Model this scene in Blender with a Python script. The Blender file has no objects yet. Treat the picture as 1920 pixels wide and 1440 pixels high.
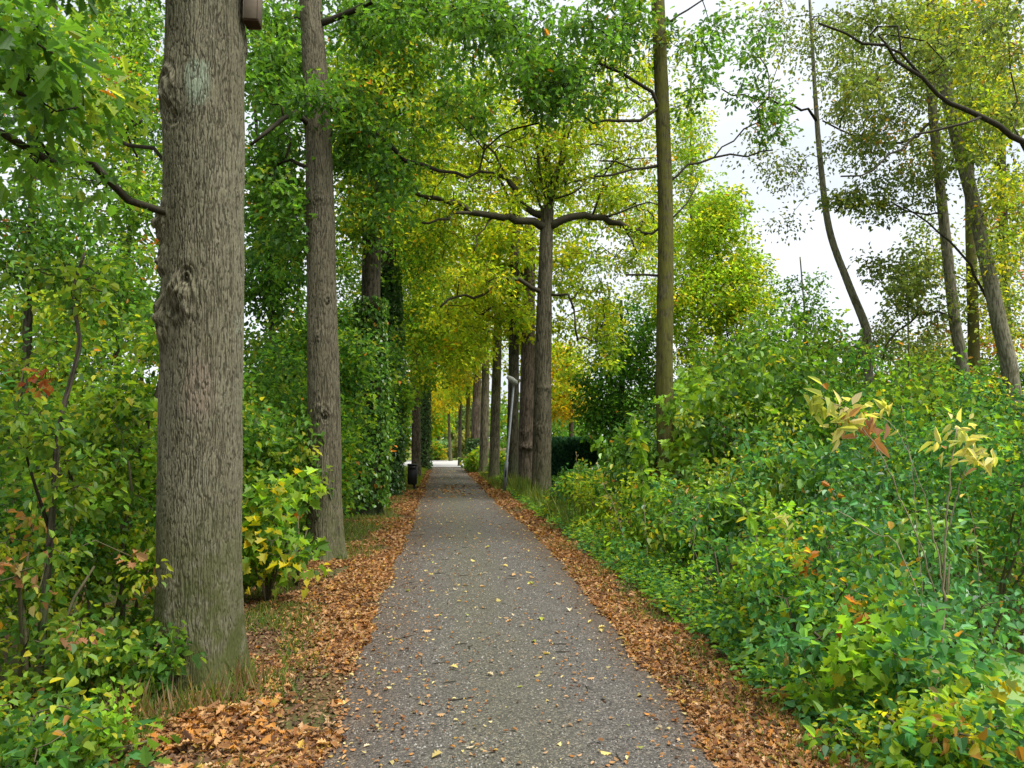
import bpy, math
import numpy as np

S = bpy.context.scene
COL = S.collection
rng = np.random.default_rng(11)
F = 1442.0                      # focal length in photo pixels
CAMH = 1.6
VPX, VPY = 828.0, 825.0         # where the lane direction (+Y) meets the horizon
R = math.radians

# ------------------------------------------------------------------ camera
pitch = math.atan((VPY - 720) / F)
yaw = math.atan((960 - VPX) / F * math.cos(pitch))
cam_data = bpy.data.cameras.new('camera')
cam = bpy.data.objects.new('camera', cam_data)
COL.objects.link(cam)
cam.location = (0, 0, CAMH)
cam.rotation_euler = (math.pi / 2 + pitch, 0, -yaw)
cam_data.sensor_width = 36
cam_data.lens = F / 1920 * 36
cam_data.clip_start = 0.05
cam_data.clip_end = 3000
S.camera = cam

_cp, _sp, _cy, _sy = math.cos(pitch), math.sin(pitch), math.cos(yaw), math.sin(yaw)


def P(px, py, D):
    """world point seen at photo pixel (px,py) that stands D metres down the lane"""
    a, b = (px - 960) / F, (720 - py) / F
    fwd, up = _cp - b * _sp, _sp + b * _cp
    x = a * _cy + fwd * _sy
    y = -a * _sy + fwd * _cy
    k = D / y
    return np.array((x * k, D, CAMH + up * k))


def XofP(px, D):
    return P(px, VPY, D)[0]


# ------------------------------------------------------------------ noise
def _hash(ix, iy, iz, seed):
    h = (ix.astype(np.int64) * 374761393 + iy.astype(np.int64) * 668265263 + iz.astype(np.int64) * 1274126177 + seed * 974634777)
    h &= 0xffffffff
    h = ((h ^ (h >> 13)) * 1274126177) & 0xffffffff
    h ^= h >> 16
    return (h & 0xffff) / 32767.5 - 1.0


def noise3(x, y, z, seed=0):
    x, y, z = np.broadcast_arrays(np.asarray(x, float), np.asarray(y, float), np.asarray(z, float))
    fx, fy, fz = np.floor(x), np.floor(y), np.floor(z)
    ux, uy, uz = x - fx, y - fy, z - fz
    ux, uy, uz = [t * t * (3 - 2 * t) for t in (ux, uy, uz)]
    ix, iy, iz = fx.astype(int), fy.astype(int), fz.astype(int)
    r = 0
    for dx in (0, 1):
        for dy in (0, 1):
            for dz in (0, 1):
                w = (ux if dx else 1 - ux) * (uy if dy else 1 - uy) * (uz if dz else 1 - uz)
                r = r + w * _hash(ix + dx, iy + dy, iz + dz, seed)
    return r


def sstep(a, b, x):
    t = np.clip((x - a) / (b - a), 0, 1)
    return t * t * (3 - 2 * t)


def unit(v):
    return v / np.maximum(np.linalg.norm(v, axis=-1, keepdims=True), 1e-9)


# ------------------------------------------------------------------ terrain
def ground(x, y):
    x = np.asarray(x, float); y = np.asarray(y, float)
    z = -0.5 * sstep(-1.95, -3.4, x) + 0.45 * sstep(-4.6, -7.0, x)
    z = z - 0.85 * sstep(2.1, 3.9, x) * sstep(-20, 0, y) + 0.95 * sstep(5.4, 7.4, x)
    far = sstep(34, 42, y)
    z = z * (1 - far)
    off = sstep(0.75, 1.3, np.abs(x - 0.48) - 0.3)
    z = z + off * (0.035 * noise3(x * 1.3, y * 1.3, 0, 3) + 0.015 * noise3(x * 5, y * 5, 0, 4)) + 0.03 * sstep(1.15, 1.6, np.abs(x - 0.48))
    return z


# ------------------------------------------------------------------ mesh builder
class MB:
    def __init__(self):
        self.v, self.idx, self.cnt, self.attr, self.n = [], [], [], {}, 0

    def add(self, v, faces, **attr):
        """v (N,3); faces: list of int arrays (M,k); attr: name -> (N,) or (N,3)"""
        for f in faces:
            f = np.asarray(f)
            self.idx.append((f + self.n).ravel())
            self.cnt.append(np.full(len(f), f.shape[1]))
        self.v.append(np.asarray(v, float))
        for k, a in attr.items():
            self.attr.setdefault(k, []).append(np.asarray(a, float))
        self.n += len(v)

    def build(self, name, mat, parent=None, origin=None, smooth=True):
        me = bpy.data.meshes.new(name)
        v = np.concatenate(self.v)
        if origin is None and parent is not None:
            origin = np.array(parent.location)
        if origin is not None:
            v = v - np.asarray(origin)
        idx = np.concatenate(self.idx).astype(np.int32)
        cnt = np.concatenate(self.cnt).astype(np.int32)
        me.vertices.add(len(v)); me.vertices.foreach_set('co', v.astype(np.float32).ravel())
        me.loops.add(len(idx)); me.loops.foreach_set('vertex_index', idx)
        me.polygons.add(len(cnt))
        me.polygons.foreach_set('loop_start', np.concatenate(([0], np.cumsum(cnt)[:-1])).astype(np.int32))
        me.polygons.foreach_set('use_smooth', np.full(len(cnt), smooth))
        for k, a in self.attr.items():
            a = np.concatenate(a)
            if a.ndim == 1:
                at = me.attributes.new(k, 'FLOAT', 'POINT'); at.data.foreach_set('value', a.astype(np.float32))
            else:
                at = me.attributes.new(k, 'FLOAT_COLOR', 'POINT')
                at.data.foreach_set('color', np.concatenate((a, np.ones((len(a), 1))), 1).astype(np.float32).ravel())
        me.update(calc_edges=True)
        if mat is not None:
            me.materials.append(mat)
        o = bpy.data.objects.new(name, me)
        COL.objects.link(o)
        if parent is not None:
            o.parent = parent
        elif origin is not None:
            o.location = origin
        return o


def tag(o, label=None, cat=None, group=None, kind=None):
    if label: o['label'] = label
    if cat: o['category'] = cat
    if group: o['group'] = group
    if kind: o['kind'] = kind
    return o


def empty(name, loc):
    o = bpy.data.objects.new(name, None)
    o.empty_display_size = 0.2
    COL.objects.link(o)
    o.location = [float(t) for t in loc]
    return o


def tube(mb, pts, rad, n=6, cap=True, **attr):
    pts = np.asarray(pts, float); rad = np.asarray(rad, float)
    m = len(pts)
    t = unit(np.gradient(pts, axis=0))
    ref = np.array((0.31, 0.17, 0.93)) if abs(t[:, 2]).mean() < 0.8 else np.array((0.95, 0.2, 0.1))
    a = unit(np.cross(t, ref)); b = np.cross(t, a)
    th = np.arange(n) / n * 2 * math.pi
    ring = pts[:, None] + rad[:, None, None] * (np.cos(th)[None, :, None] * a[:, None] + np.sin(th)[None, :, None] * b[:, None])
    v = ring.reshape(-1, 3)
    i = np.arange(m - 1)[:, None] * n + np.arange(n)[None]
    j = np.arange(m - 1)[:, None] * n + (np.arange(n)[None] + 1) % n
    q = np.stack((i, j, j + n, i + n), -1).reshape(-1, 4)
    fs = [q]
    if cap:
        fs.append(np.arange(n)[None, ::-1]); fs.append(((m - 1) * n + np.arange(n))[None])
    mb.add(v, fs, **{k: np.full(len(v), c) for k, c in attr.items()})


def box(mb, c, s, rot=None, bev=0.0):
    """box with chamfered vertical edges"""
    hx, hy, hz = np.asarray(s, float) / 2
    b = bev or 0.002
    o = np.array([(hx - b, -hy), (hx, -hy + b), (hx, hy - b), (hx - b, hy), (-hx + b, hy), (-hx, hy - b), (-hx, -hy + b), (-hx + b, -hy)])
    o2 = o * np.array(((hx - b) / hx, (hy - b) / hy))
    lay = [np.column_stack((o2, np.full(8, -hz))), np.column_stack((o, np.full(8, -hz + b))), np.column_stack((o, np.full(8, hz - b))), np.column_stack((o2, np.full(8, hz)))]
    v = np.concatenate(lay)
    if rot is not None:
        v = v @ np.asarray(rot).T
    v = v + np.asarray(c)
    q = []
    for k in range(3):
        for i in range(8):
            q.append((k * 8 + i, k * 8 + (i + 1) % 8, k * 8 + 8 + (i + 1) % 8, k * 8 + 8 + i))
    mb.add(v, [np.array(q), np.arange(8)[None, ::-1], (24 + np.arange(8))[None]])


# ------------------------------------------------------------------ leaves
def _tmpl(half):
    """leaf outline from one half [(u,v)...] base->tip, both halves folded up along the midrib"""
    half = np.array(half, float)
    k = len(half)
    vs = [(0, 0, 0)] + [(u, v, -0.10 * u * u) for u, v in half] + [(1, 0, -0.10)] + [(u, -v, -0.10 * u * u) for u, v in half[::-1]]
    f1 = list(range(0, k + 2))
    f2 = [k + 1] + list(range(k + 2, 2 * k + 2)) + [0]
    return np.array(vs), [np.array(f1)[::-1], np.array(f2)[::-1]]


SHAPES = {
    'rhomb': _tmpl([(.45, .5)]),
    'oval': _tmpl([(.22, .40), (.62, .42)]),
    'lance': _tmpl([(.25, .42), (.6, .34)]),
    'heart': _tmpl([(.02, .34), (.22, .5), (.6, .36)]),
    'oak': _tmpl([(.14, .12), (.26, .32), (.36, .17), (.50, .48), (.60, .24), (.76, .42), (.84, .2)]),
    'maple': _tmpl([(.02, .12), (-.02, .42), (.22, .30), (.34, .62), (.52, .34), (.62, .40), (.70, .16)]),
}


def leaves(mb, pos, d, nrm, length, width, col, shape, fold=0.75):
    T, fs = SHAPES[shape]
    d = unit(d)
    s = unit(np.cross(nrm, d)); n = np.cross(d, s)
    L = np.asarray(length)[:, None, None]; W = np.asarray(width)[:, None, None]
    v = pos[:, None] + T[None, :, 0:1] * L * d[:, None] + T[None, :, 1:2] * W * s[:, None] + (T[None, :, 2:3] * L + np.abs(T[None, :, 1:2]) * W * fold) * n[:, None]
    N, k = len(pos), len(T)
    base = np.arange(N)[:, None] * k
    mb.add(v.reshape(-1, 3), [base + f[None] for f in fs], Col=np.repeat(col, k, 0))


def pick(pal, n):
    w = np.array([p[0] for p in pal], float); c = np.array([p[1] for p in pal], float)
    return c[rng.choice(len(pal), n, p=w / w.sum())]


def cluster_leaves(mb, cen, rc, nleaf, pal, shape, length, ratio=0.6, mix=0.6, flat=0.65, droop=0.35):
    cen = np.asarray(cen)
    K = len(cen)
    rc = np.broadcast_to(np.asarray(rc, float), (K,))
    N = K * nleaf
    ci = np.repeat(np.arange(K), nleaf)
    o = unit(rng.normal(size=(N, 3))) * (rng.random((N, 1)) ** 0.5)
    o[:, 2] *= flat
    pos = cen[ci] + o * rc[ci][:, None]
    d = unit(o) * 0.8 + rng.normal(size=(N, 3)) * 0.55 + np.array((0, 0, -droop))
    nrm = np.array((0, 0, 0.9)) + rng.normal(size=(N, 3)) * 0.5 + unit(o) * 0.25
    cc = pick(pal, K) * rng.uniform(0.65, 1.35, (K, 1))  # random cluster brightness, widened to imitate uneven light on the foliage
    lc = pick(pal, N)
    use = rng.random((N, 1)) < mix
    col = np.where(use, cc[ci], lc) * rng.uniform(0.72, 1.3, (N, 1)) * rng.uniform(0.92, 1.08, (N, 3))
    ln = length * rng.uniform(0.65, 1.2, N)
    leaves(mb, pos, d, nrm, ln, ln * ratio * rng.uniform(0.8, 1.2, N), col, shape)


# palettes: (weight, real leaf colour)
GREEN = [(4, (0.083, 0.195, 0.026)), (4, (0.116, 0.25, 0.032)), (3, (0.06, 0.149, 0.029)), (1, (0.215, 0.296, 0.036)), (0.12, (0.497, 0.219, 0.036))]
DEEP = [(4, (0.053, 0.161, 0.027)), (4, (0.076, 0.207, 0.03)), (3, (0.044, 0.127, 0.034)), (1, (0.132, 0.27, 0.038))]
YGREEN = [(4, (0.222, 0.333, 0.026)), (4, (0.324, 0.397, 0.028)), (3, (0.144, 0.253, 0.024)), (1.4, (0.432, 0.425, 0.03)), (0.15, (0.48, 0.276, 0.02))]
GOLD = [(4, (0.462, 0.407, 0.022)), (3, (0.33, 0.341, 0.022)), (1.3, (0.506, 0.33, 0.02)), (2, (0.198, 0.253, 0.03))]
OLIVE = [(4, (.140, .205, .050)), (4, (.105, .165, .050)), (2, (.20, .24, .042)), (.2, (.27, .18, .045))]
BRAMBLE = [(4, (0.067, 0.207, 0.062)), (4, (0.099, 0.261, 0.089)), (3, (0.048, 0.146, 0.05)), (1.2, (0.16, 0.306, 0.074)), (0.15, (0.444, 0.245, 0.045))]
LIME = [(4, (0.18, 0.336, 0.029)), (4, (0.234, 0.375, 0.033)), (2, (0.118, 0.235, 0.033)), (0.6, (0.414, 0.39, 0.033))]
HEDGEROW = [(4, (.120, .225, .024)), (3.0, (.190, .280, .026)), (3.2, (.062, .150, .026)), (1.0, (.34, .35, .035)), (.08, (.38, .20, .06))]
IVY = [(4, (0.051, 0.126, 0.036)), (3, (0.078, 0.171, 0.042)), (1, (0.137, 0.234, 0.056))]
CONIFER = [(4, (.050, .150, .105)), (3, (.085, .210, .150)), (2, (.030, .085, .065))]
PALE = [(4, (0.529, 0.506, 0.204)), (3, (0.414, 0.46, 0.132)), (2, (0.598, 0.54, 0.312)), (1, (0.391, 0.23, 0.12))]
ORANGE = [(3, (.42, .17, .03)), (2, (.45, .27, .05)), (1, (.30, .10, .03)), (1, (.24, .22, .04))]
LITTER = [(5, (0.27, 0.135, 0.05)), (4, (0.342, 0.193, 0.08)), (4, (0.198, 0.085, 0.03)), (2, (0.333, 0.147, 0.029)), (3.4, (0.09, 0.043, 0.022)), (1.4, (0.378, 0.247, 0.051)), (2, (0.378, 0.239, 0.122))]
BRIGHTLITTER = [(5, (0.414, 0.187, 0.04)), (4, (0.378, 0.221, 0.088)), (2, (0.252, 0.111, 0.036))]


# ------------------------------------------------------------------ materials
def mat(name):
    m = bpy.data.materials.new(name)
    m.use_nodes = True
    nt = m.node_tree
    nt.nodes.clear()
    out = nt.nodes.new('ShaderNodeOutputMaterial')
    return m, nt, out


class NT:
    def __init__(self, nt): self.nt = nt

    def n(self, t, **kw):
        x = self.nt.nodes.new('ShaderNode' + t)
        for k, v in kw.items():
            if isinstance(k, str) and hasattr(x, k): setattr(x, k, v)
        return x

    def l(self, a, b): self.nt.links.new(a, b)

    def val(self, sock, v):
        if hasattr(v, 'node'): self.l(v, sock)
        else: sock.default_value = v

    def mix(self, fac, a, b, mode='MIX'):
        x = self.nt.nodes.new('ShaderNodeMix'); x.data_type = 'RGBA'; x.blend_type = mode
        self.val(x.inputs[0], fac)
        self.val(x.inputs[6], a if hasattr(a, 'node') else (*a, 1)); self.val(x.inputs[7], b if hasattr(b, 'node') else (*b, 1))
        return x.outputs[2]

    def math(self, op, a, b=0.0, c=None):
        x = self.nt.nodes.new('ShaderNodeMath'); x.operation = op
        self.val(x.inputs[0], a); self.val(x.inputs[1], b)
        if c is not None: self.val(x.inputs[2], c)
        return x.outputs[0]

    def ramp(self, v, lo, hi):
        x = self.nt.nodes.new('ShaderNodeMapRange'); x.interpolation_type = 'SMOOTHSTEP'
        self.val(x.inputs[0], v); x.inputs[1].default_value = lo; x.inputs[2].default_value = hi
        return x.outputs[0]

    def coord(self, scale=(1, 1, 1), loc=(0, 0, 0)):
        tc = self.n('TexCoord'); mp = self.n('Mapping')
        mp.inputs['Scale'].default_value = scale; mp.inputs['Location'].default_value = loc
        self.l(tc.outputs['Object'], mp.inputs['Vector'])
        return mp.outputs[0]

    def noise(self, vec, scale, detail=4, rough=0.55, col=False):
        x = self.n('TexNoise'); self.l(vec, x.inputs['Vector'])
        x.inputs['Scale'].default_value = scale; x.inputs['Detail'].default_value = detail; x.inputs['Roughness'].default_value = rough
        return x.outputs[1 if col else 0]

    def attr(self, name):
        x = self.n('Attribute'); x.attribute_name = name
        return x

    def princ(self, col, rough=0.8, spec=0.3, bump=None, bstr=0.4, bdist=0.02):
        p = self.n('BsdfPrincipled')
        self.val(p.inputs['Base Color'], col if hasattr(col, 'node') else (*col, 1))
        self.val(p.inputs['Roughness'], rough)
        p.inputs['Specular IOR Level'].default_value = spec
        if bump is not None:
            b = self.n('Bump'); b.inputs['Strength'].default_value = bstr; b.inputs['Distance'].default_value = bdist
            self.l(bump, b.inputs['Height']); self.l(b.outputs[0], p.inputs['Normal'])
        return p.outputs[0]


def leaf_material(name, trans=0.53, rough=0.5, spec=0.3):
    m, nt, out = mat(name); t = NT(nt)
    a = t.attr('Col').outputs['Color']
    v = t.coord()
    mot = t.mix(t.math('MULTIPLY', t.noise(v, 45, 2), 0.2), a, t.mix(1.0, a, (0.55, 0.5, 0.5), 'MULTIPLY'))
    p = t.princ(mot, rough, spec)
    tr = t.n('BsdfTranslucent')
    t.l(t.mix(1.0, a, (1.75, 1.6, 0.7), 'MULTIPLY'), tr.inputs['Color'])
    mx = t.n('MixShader'); mx.inputs[0].default_value = trans
    t.l(p, mx.inputs[1]); t.l(tr.outputs[0], mx.inputs[2]); t.l(mx.outputs[0], out.inputs[0])
    return m


def bark_material(name, dark, light, moss=None, mosslow=0.0, mossall=0.0, marks=(), scale=1.0, attr=True):
    m, nt, out = mat(name); t = NT(nt)
    v = t.coord()
    vs = t.coord((1, 1, 0.13))
    fine = t.noise(vs, 38 * scale, 5, 0.65)
    big = t.noise(v, 2.2, 3)
    if attr:
        h = t.math('ADD', t.math('MULTIPLY', t.attr('bark').outputs['Fac'], 0.75), t.math('MULTIPLY', t.math('SUBTRACT', fine, 0.5), 0.9))
    else:
        h = fine
    c = t.mix(t.ramp(h, 0.12, 0.72), dark, light)
    c = t.mix(t.math('MULTIPLY', t.ramp(big, 0.35, 0.7), 0.45), c, t.mix(1.0, c, (0.62, 0.60, 0.52), 'MULTIPLY'))
    speck = t.ramp(t.noise(v, 60, 3, 0.7), 0.60, 0.72)
    c = t.mix(t.math('MULTIPLY', speck, 0.35), c, (0.30, 0.31, 0.25))
    if moss:
        sep = t.n('SeparateXYZ'); t.l(v, sep.inputs[0])
        low = t.math('SUBTRACT', 1.0, t.ramp(sep.outputs[2], 0.1, 1.5))
        nm = t.noise(v, 7, 4, 0.6)
        f = t.math('ADD', t.math('MULTIPLY', low, mosslow), mossall)
        f = t.math('MULTIPLY', f, t.ramp(nm, 0.25, 0.62))
        c = t.mix(f, c, moss)
    for (loc, rad, col, amt) in marks:
        d = t.n('VectorMath', operation='SUBTRACT'); t.l(v, d.inputs[0]); d.inputs[1].default_value = loc
        sc = t.n('VectorMath', operation='DIVIDE'); t.l(d.outputs[0], sc.inputs[0]); sc.inputs[1].default_value = rad
        ln = t.n('VectorMath', operation='LENGTH'); t.l(sc.outputs[0], ln.inputs[0])
        e = t.math('ADD', ln.outputs['Value'], t.math('MULTIPLY', t.math('SUBTRACT', t.noise(v, 22, 4, 0.7), 0.5), 1.4))
        f = t.math('MULTIPLY', t.math('SUBTRACT', 1.0, t.ramp(e, 0.55, 1.0)), t.ramp(h, 0.0, 0.6))
        c = t.mix(t.math('MULTIPLY', f, amt), c, col)
    t.l(t.princ(c, 0.9, 0.15, fine, 0.7, 0.012 / scale), out.inputs[0])
    return m


M = {}
M['leaf'] = leaf_material('leaf')
M['gloss_leaf'] = leaf_material('gloss_leaf', 0.35, 0.36, 0.45)
M['far_glow_leaf'] = leaf_material('far_glow_leaf', 0.64, 0.55, 0.25)  # extra translucency puts added brightness into the dark far crowns
M['dry_leaf'] = leaf_material('dry_leaf', 0.15, 0.7, 0.2)
M['twig'] = bark_material('twig_bark', (.013, .010, .008), (.042, .035, .025), (.035, .042, .016), 0, 0.3, attr=False, scale=2)
M['stem'] = bark_material('stem_bark', (.035, .026, .016), (.13, .10, .065), (.08, .10, .035), 0, 0.4, attr=False, scale=2)
M['dry_stem'] = bark_material('dry_stem', (.14, .11, .07), (.34, .30, .20), None, attr=False, scale=2)


# ------------------------------------------------------------------ trunks
def smooth_path(pts, step):
    pts = np.asarray(pts, float)
    if len(pts) == 2:
        ext = np.array([2 * pts[0] - pts[1], pts[0], pts[1], 2 * pts[1] - pts[0]])
    else:
        ext = np.vstack((2 * pts[0] - pts[1], pts, 2 * pts[-1] - pts[-2]))
    out = []
    for i in range(1, len(ext) - 2):
        a, b, c, d = ext[i - 1:i + 3]
        n = max(1, int(np.linalg.norm(c - b) / step))
        t = (np.arange(n) / n)[:, None]
        out.append(0.5 * (2 * b + (c - a) * t + (2 * a - 5 * b + 4 * c - d) * t ** 2 + (3 * b - a - 3 * c + d) * t ** 3))
    out.append(ext[-2][None])
    return np.concatenate(out)


def trunk_mesh(path, r0, r1, nth, dz, depth, spacing, seed, flare=0.35, burls=(), cross=0.5, wob=0.05, flare_h=0.22):
    """path: world points base->top (nearly upright). burls: (angle, height, half angle, half height, bump)"""
    c = smooth_path(path, 0.1)
    zs = np.arange(c[0, 2] - 0.12, c[-1, 2], dz)
    cx, cy = np.interp(zs, c[:, 2], c[:, 0]), np.interp(zs, c[:, 2], c[:, 1])
    th = np.arange(nth) / nth * 2 * math.pi
    hz = zs - c[0, 2]
    Rz = r0 + (r1 - r0) * np.clip(hz / max(hz[-1], .1), 0, 1)
    Z, TH = np.meshgrid(hz, th, indexing='ij')
    RR = np.repeat(Rz[:, None], nth, 1)
    ex, ey = np.cos(TH), np.sin(TH)
    lf = noise3(ex * 1.6 + seed, ey * 1.6, Z * 0.9, seed) + 0.5 * noise3(ex * 3, ey * 3 + seed, Z * 2.2, seed + 1)
    rad = RR * (1 + wob * lf)
    ph = seed * 1.7
    rad = rad + RR * flare * np.exp(-np.clip(Z, 0, None) / flare_h) * (0.65 + 0.35 * np.cos(5 * TH + ph) + 0.2 * np.cos(3 * TH - ph))
    swirl = 0
    for (ba, bz, bw, bh, hh) in burls:
        da = (TH - ba + math.pi) % (2 * math.pi) - math.pi
        q = np.sqrt((da / bw) ** 2 + ((Z - bz) / bh) ** 2)
        g = np.exp(-q ** 2 * 1.1)
        n = noise3(ex * 7, ey * 7, Z * 7, seed + 7)
        rad = rad + hh * g * (1 + 0.5 * n) + hh * 0.35 * np.sin(q * 9 + n * 3) * np.exp(-q ** 2 * 0.9)
        swirl = swirl + g * np.where(Z > bz, 1, -1) * da * 1.6 * np.sign(hh)
    ax, ay = ex * RR / spacing, ey * RR / spacing
    zz = Z / spacing
    wx = 0.7 * noise3(ax * .35, ay * .35, zz * .12, seed + 2)
    tw = swirl * 2.2 if np.ndim(swirl) else 0
    n1 = noise3(ax + wx, ay + wx, zz * 0.085 + tw, seed + 3)
    n2 = noise3(ax * 1.9 - wx, ay * 1.9, zz * 0.20 + tw, seed + 4)
    kr = max(6, round(2 * math.pi * r0 / (spacing * 2.1)))
    wv = 1.5 * noise3(ax * .30, ay * .30, zz * .045 + tw * .3, seed + 21) + 0.9 * noise3(ax * .7, ay * .7, zz * .11 + tw * .5, seed + 22) + 0.35 * noise3(ax * 1.6, ay * 1.6, zz * .3, seed + 23)
    stripe = np.abs(np.sin(0.5 * kr * TH + 2.6 * wv + (0 if np.ndim(swirl) == 0 else swirl * 6)))
    stripe = np.clip(stripe / (0.55 + 0.35 * noise3(ax * .8, ay * .8, zz * .1, seed + 24)), 0, 1)
    fur = np.minimum(stripe, np.minimum(np.abs(n1) / 0.16 + 0.15, np.abs(n2) / 0.13 + 0.35))
    h = sstep(0.0, 1.0, fur)
    n3 = noise3(ax * 1.1, ay * 1.1, zz * 0.55, seed + 5)
    h = h * (1 - cross * sstep(0.35, 0.7, n3) * 0.6)
    h = h * (0.8 + 0.2 * noise3(ax * 3, ay * 3, zz * 1.5, seed + 6))
    rad = rad + depth * (h - 0.6)
    v = np.stack((cx[:, None] + rad * ex, cy[:, None] + rad * ey, np.repeat(zs[:, None], nth, 1)), -1).reshape(-1, 3)
    m = len(zs)
    i = np.arange(m - 1)[:, None] * nth + np.arange(nth)[None]
    j = np.arange(m - 1)[:, None] * nth + (np.arange(nth)[None] + 1) % nth
    q = np.stack((i, j, j + nth, i + nth), -1).reshape(-1, 4)
    mb = MB()
    mb.add(v, [q, ((m - 1) * nth + np.arange(nth))[None]], bark=h.ravel())
    return mb


# ------------------------------------------------------------------ branching
def build_limbs(parent, roots, limbs, clusters, matb, tip=0.005, trunkcost=1.5, part='limb', sides=6, jit=0.06, maxlimb=60):
    """grow a branch skeleton from roots (trunk axis points) through hand-set limbs to every leaf cluster; returns number of limbs"""
    pos = [np.array(p) for p in roots]; par = [-1] * len(pos); rmin = [0.0] * len(pos)
    nroot = len(pos)
    for pts, ra, rb in limbs:
        pts = np.asarray(pts, float)
        A = np.array(pos)
        k = int(np.argmin(np.linalg.norm(A[:nroot] - pts[0], axis=1))) if np.min(np.linalg.norm(A - pts[0], axis=1)) > 0.45 else int(np.argmin(np.linalg.norm(A - pts[0], axis=1)))
        path = smooth_path(np.vstack((pos[k][None], pts[1:] if np.linalg.norm(pos[k] - pts[0]) < 0.6 else pts)), 0.22)
        prev = k
        L = len(path)
        for q in range(1, L):
            p = path[q] + rng.normal(size=3) * jit * 0.55
            pos.append(p); par.append(prev); rmin.append(ra + (rb - ra) * q / L); prev = len(pos) - 1
    A = np.array(pos)
    if len(clusters):
        cl = np.asarray(clusters)
        dmin = np.array([np.min(np.linalg.norm(A - c, axis=1)) for c in cl])
        for c in cl[np.argsort(dmin)]:
            A = np.array(pos)
            dv = c - A
            dist = np.linalg.norm(dv, axis=1)
            cost = dist.copy(); cost[:nroot] *= trunkcost
            cost += 0.5 * np.clip(A[:, 2] - c[2] - 0.2, 0, None)
            k = int(np.argmin(cost)); D = dist[k]
            n = max(2, int(D / 0.3))
            perp = rng.normal(size=3) * 0.10 * D + np.array((0, 0, 0.12 * D))
            prev = k; s = pos[k]
            for q in range(1, n + 1):
                t = q / n
                p = s + (c - s) * t + perp * math.sin(math.pi * t) + rng.normal(size=3) * jit * (0.5 if q < n else 0)
                pos.append(p); par.append(prev); rmin.append(0); prev = len(pos) - 1
    n = len(pos)
    kids = [[] for _ in range(n)]
    for i in range(n):
        if par[i] >= 0: kids[par[i]].append(i)
    acc = np.zeros(n); rad = np.zeros(n)
    for i in range(n - 1, -1, -1):
        a = acc[i] if acc[i] > 0 else tip ** 2.3
        rad[i] = max(a ** (1 / 2.3), rmin[i])
        if par[i] >= 0: acc[par[i]] += max(a, 0)
    roots_kids = [(r, k) for r in range(nroot) for k in kids[r]]
    roots_kids.sort(key=lambda t: -rad[t[1]])
    for cnt, (r, k) in enumerate(roots_kids):
        mb = MB()
        stack = [(r, k)]
        while stack:
            a, b = stack.pop()
            ch = [a, b]; rr = [rad[b] * (1.35 if a < nroot else 1.1), rad[b]]
            cur = b
            while kids[cur]:
                ks = sorted(kids[cur], key=lambda q: -rad[q])
                for o in ks[1:]: stack.append((cur, o))
                cur = ks[0]; ch.append(cur); rr.append(rad[cur])
            sd = sides if rr[1] > 0.012 else 4
            tube(mb, [pos[q] for q in ch], rr, sd, cap=True)
        mb.build(part, matb, parent)
    return len(roots_kids)


def vol_points(vols, dens=1.7):
    out = []
    for (px, py, D, rx, ry, rd, n) in vols:
        n = int(n * dens + 0.5)
        u = unit(rng.normal(size=(n, 3))) * (rng.random((n, 1)) ** 0.42)
        for k in range(n):
            d = D + u[k, 1] * rd
            out.append(P(px + u[k, 0] * rx, py + u[k, 2] * ry, max(d, 1.0)))
    return np.array(out) if out else np.zeros((0, 3))


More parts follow.
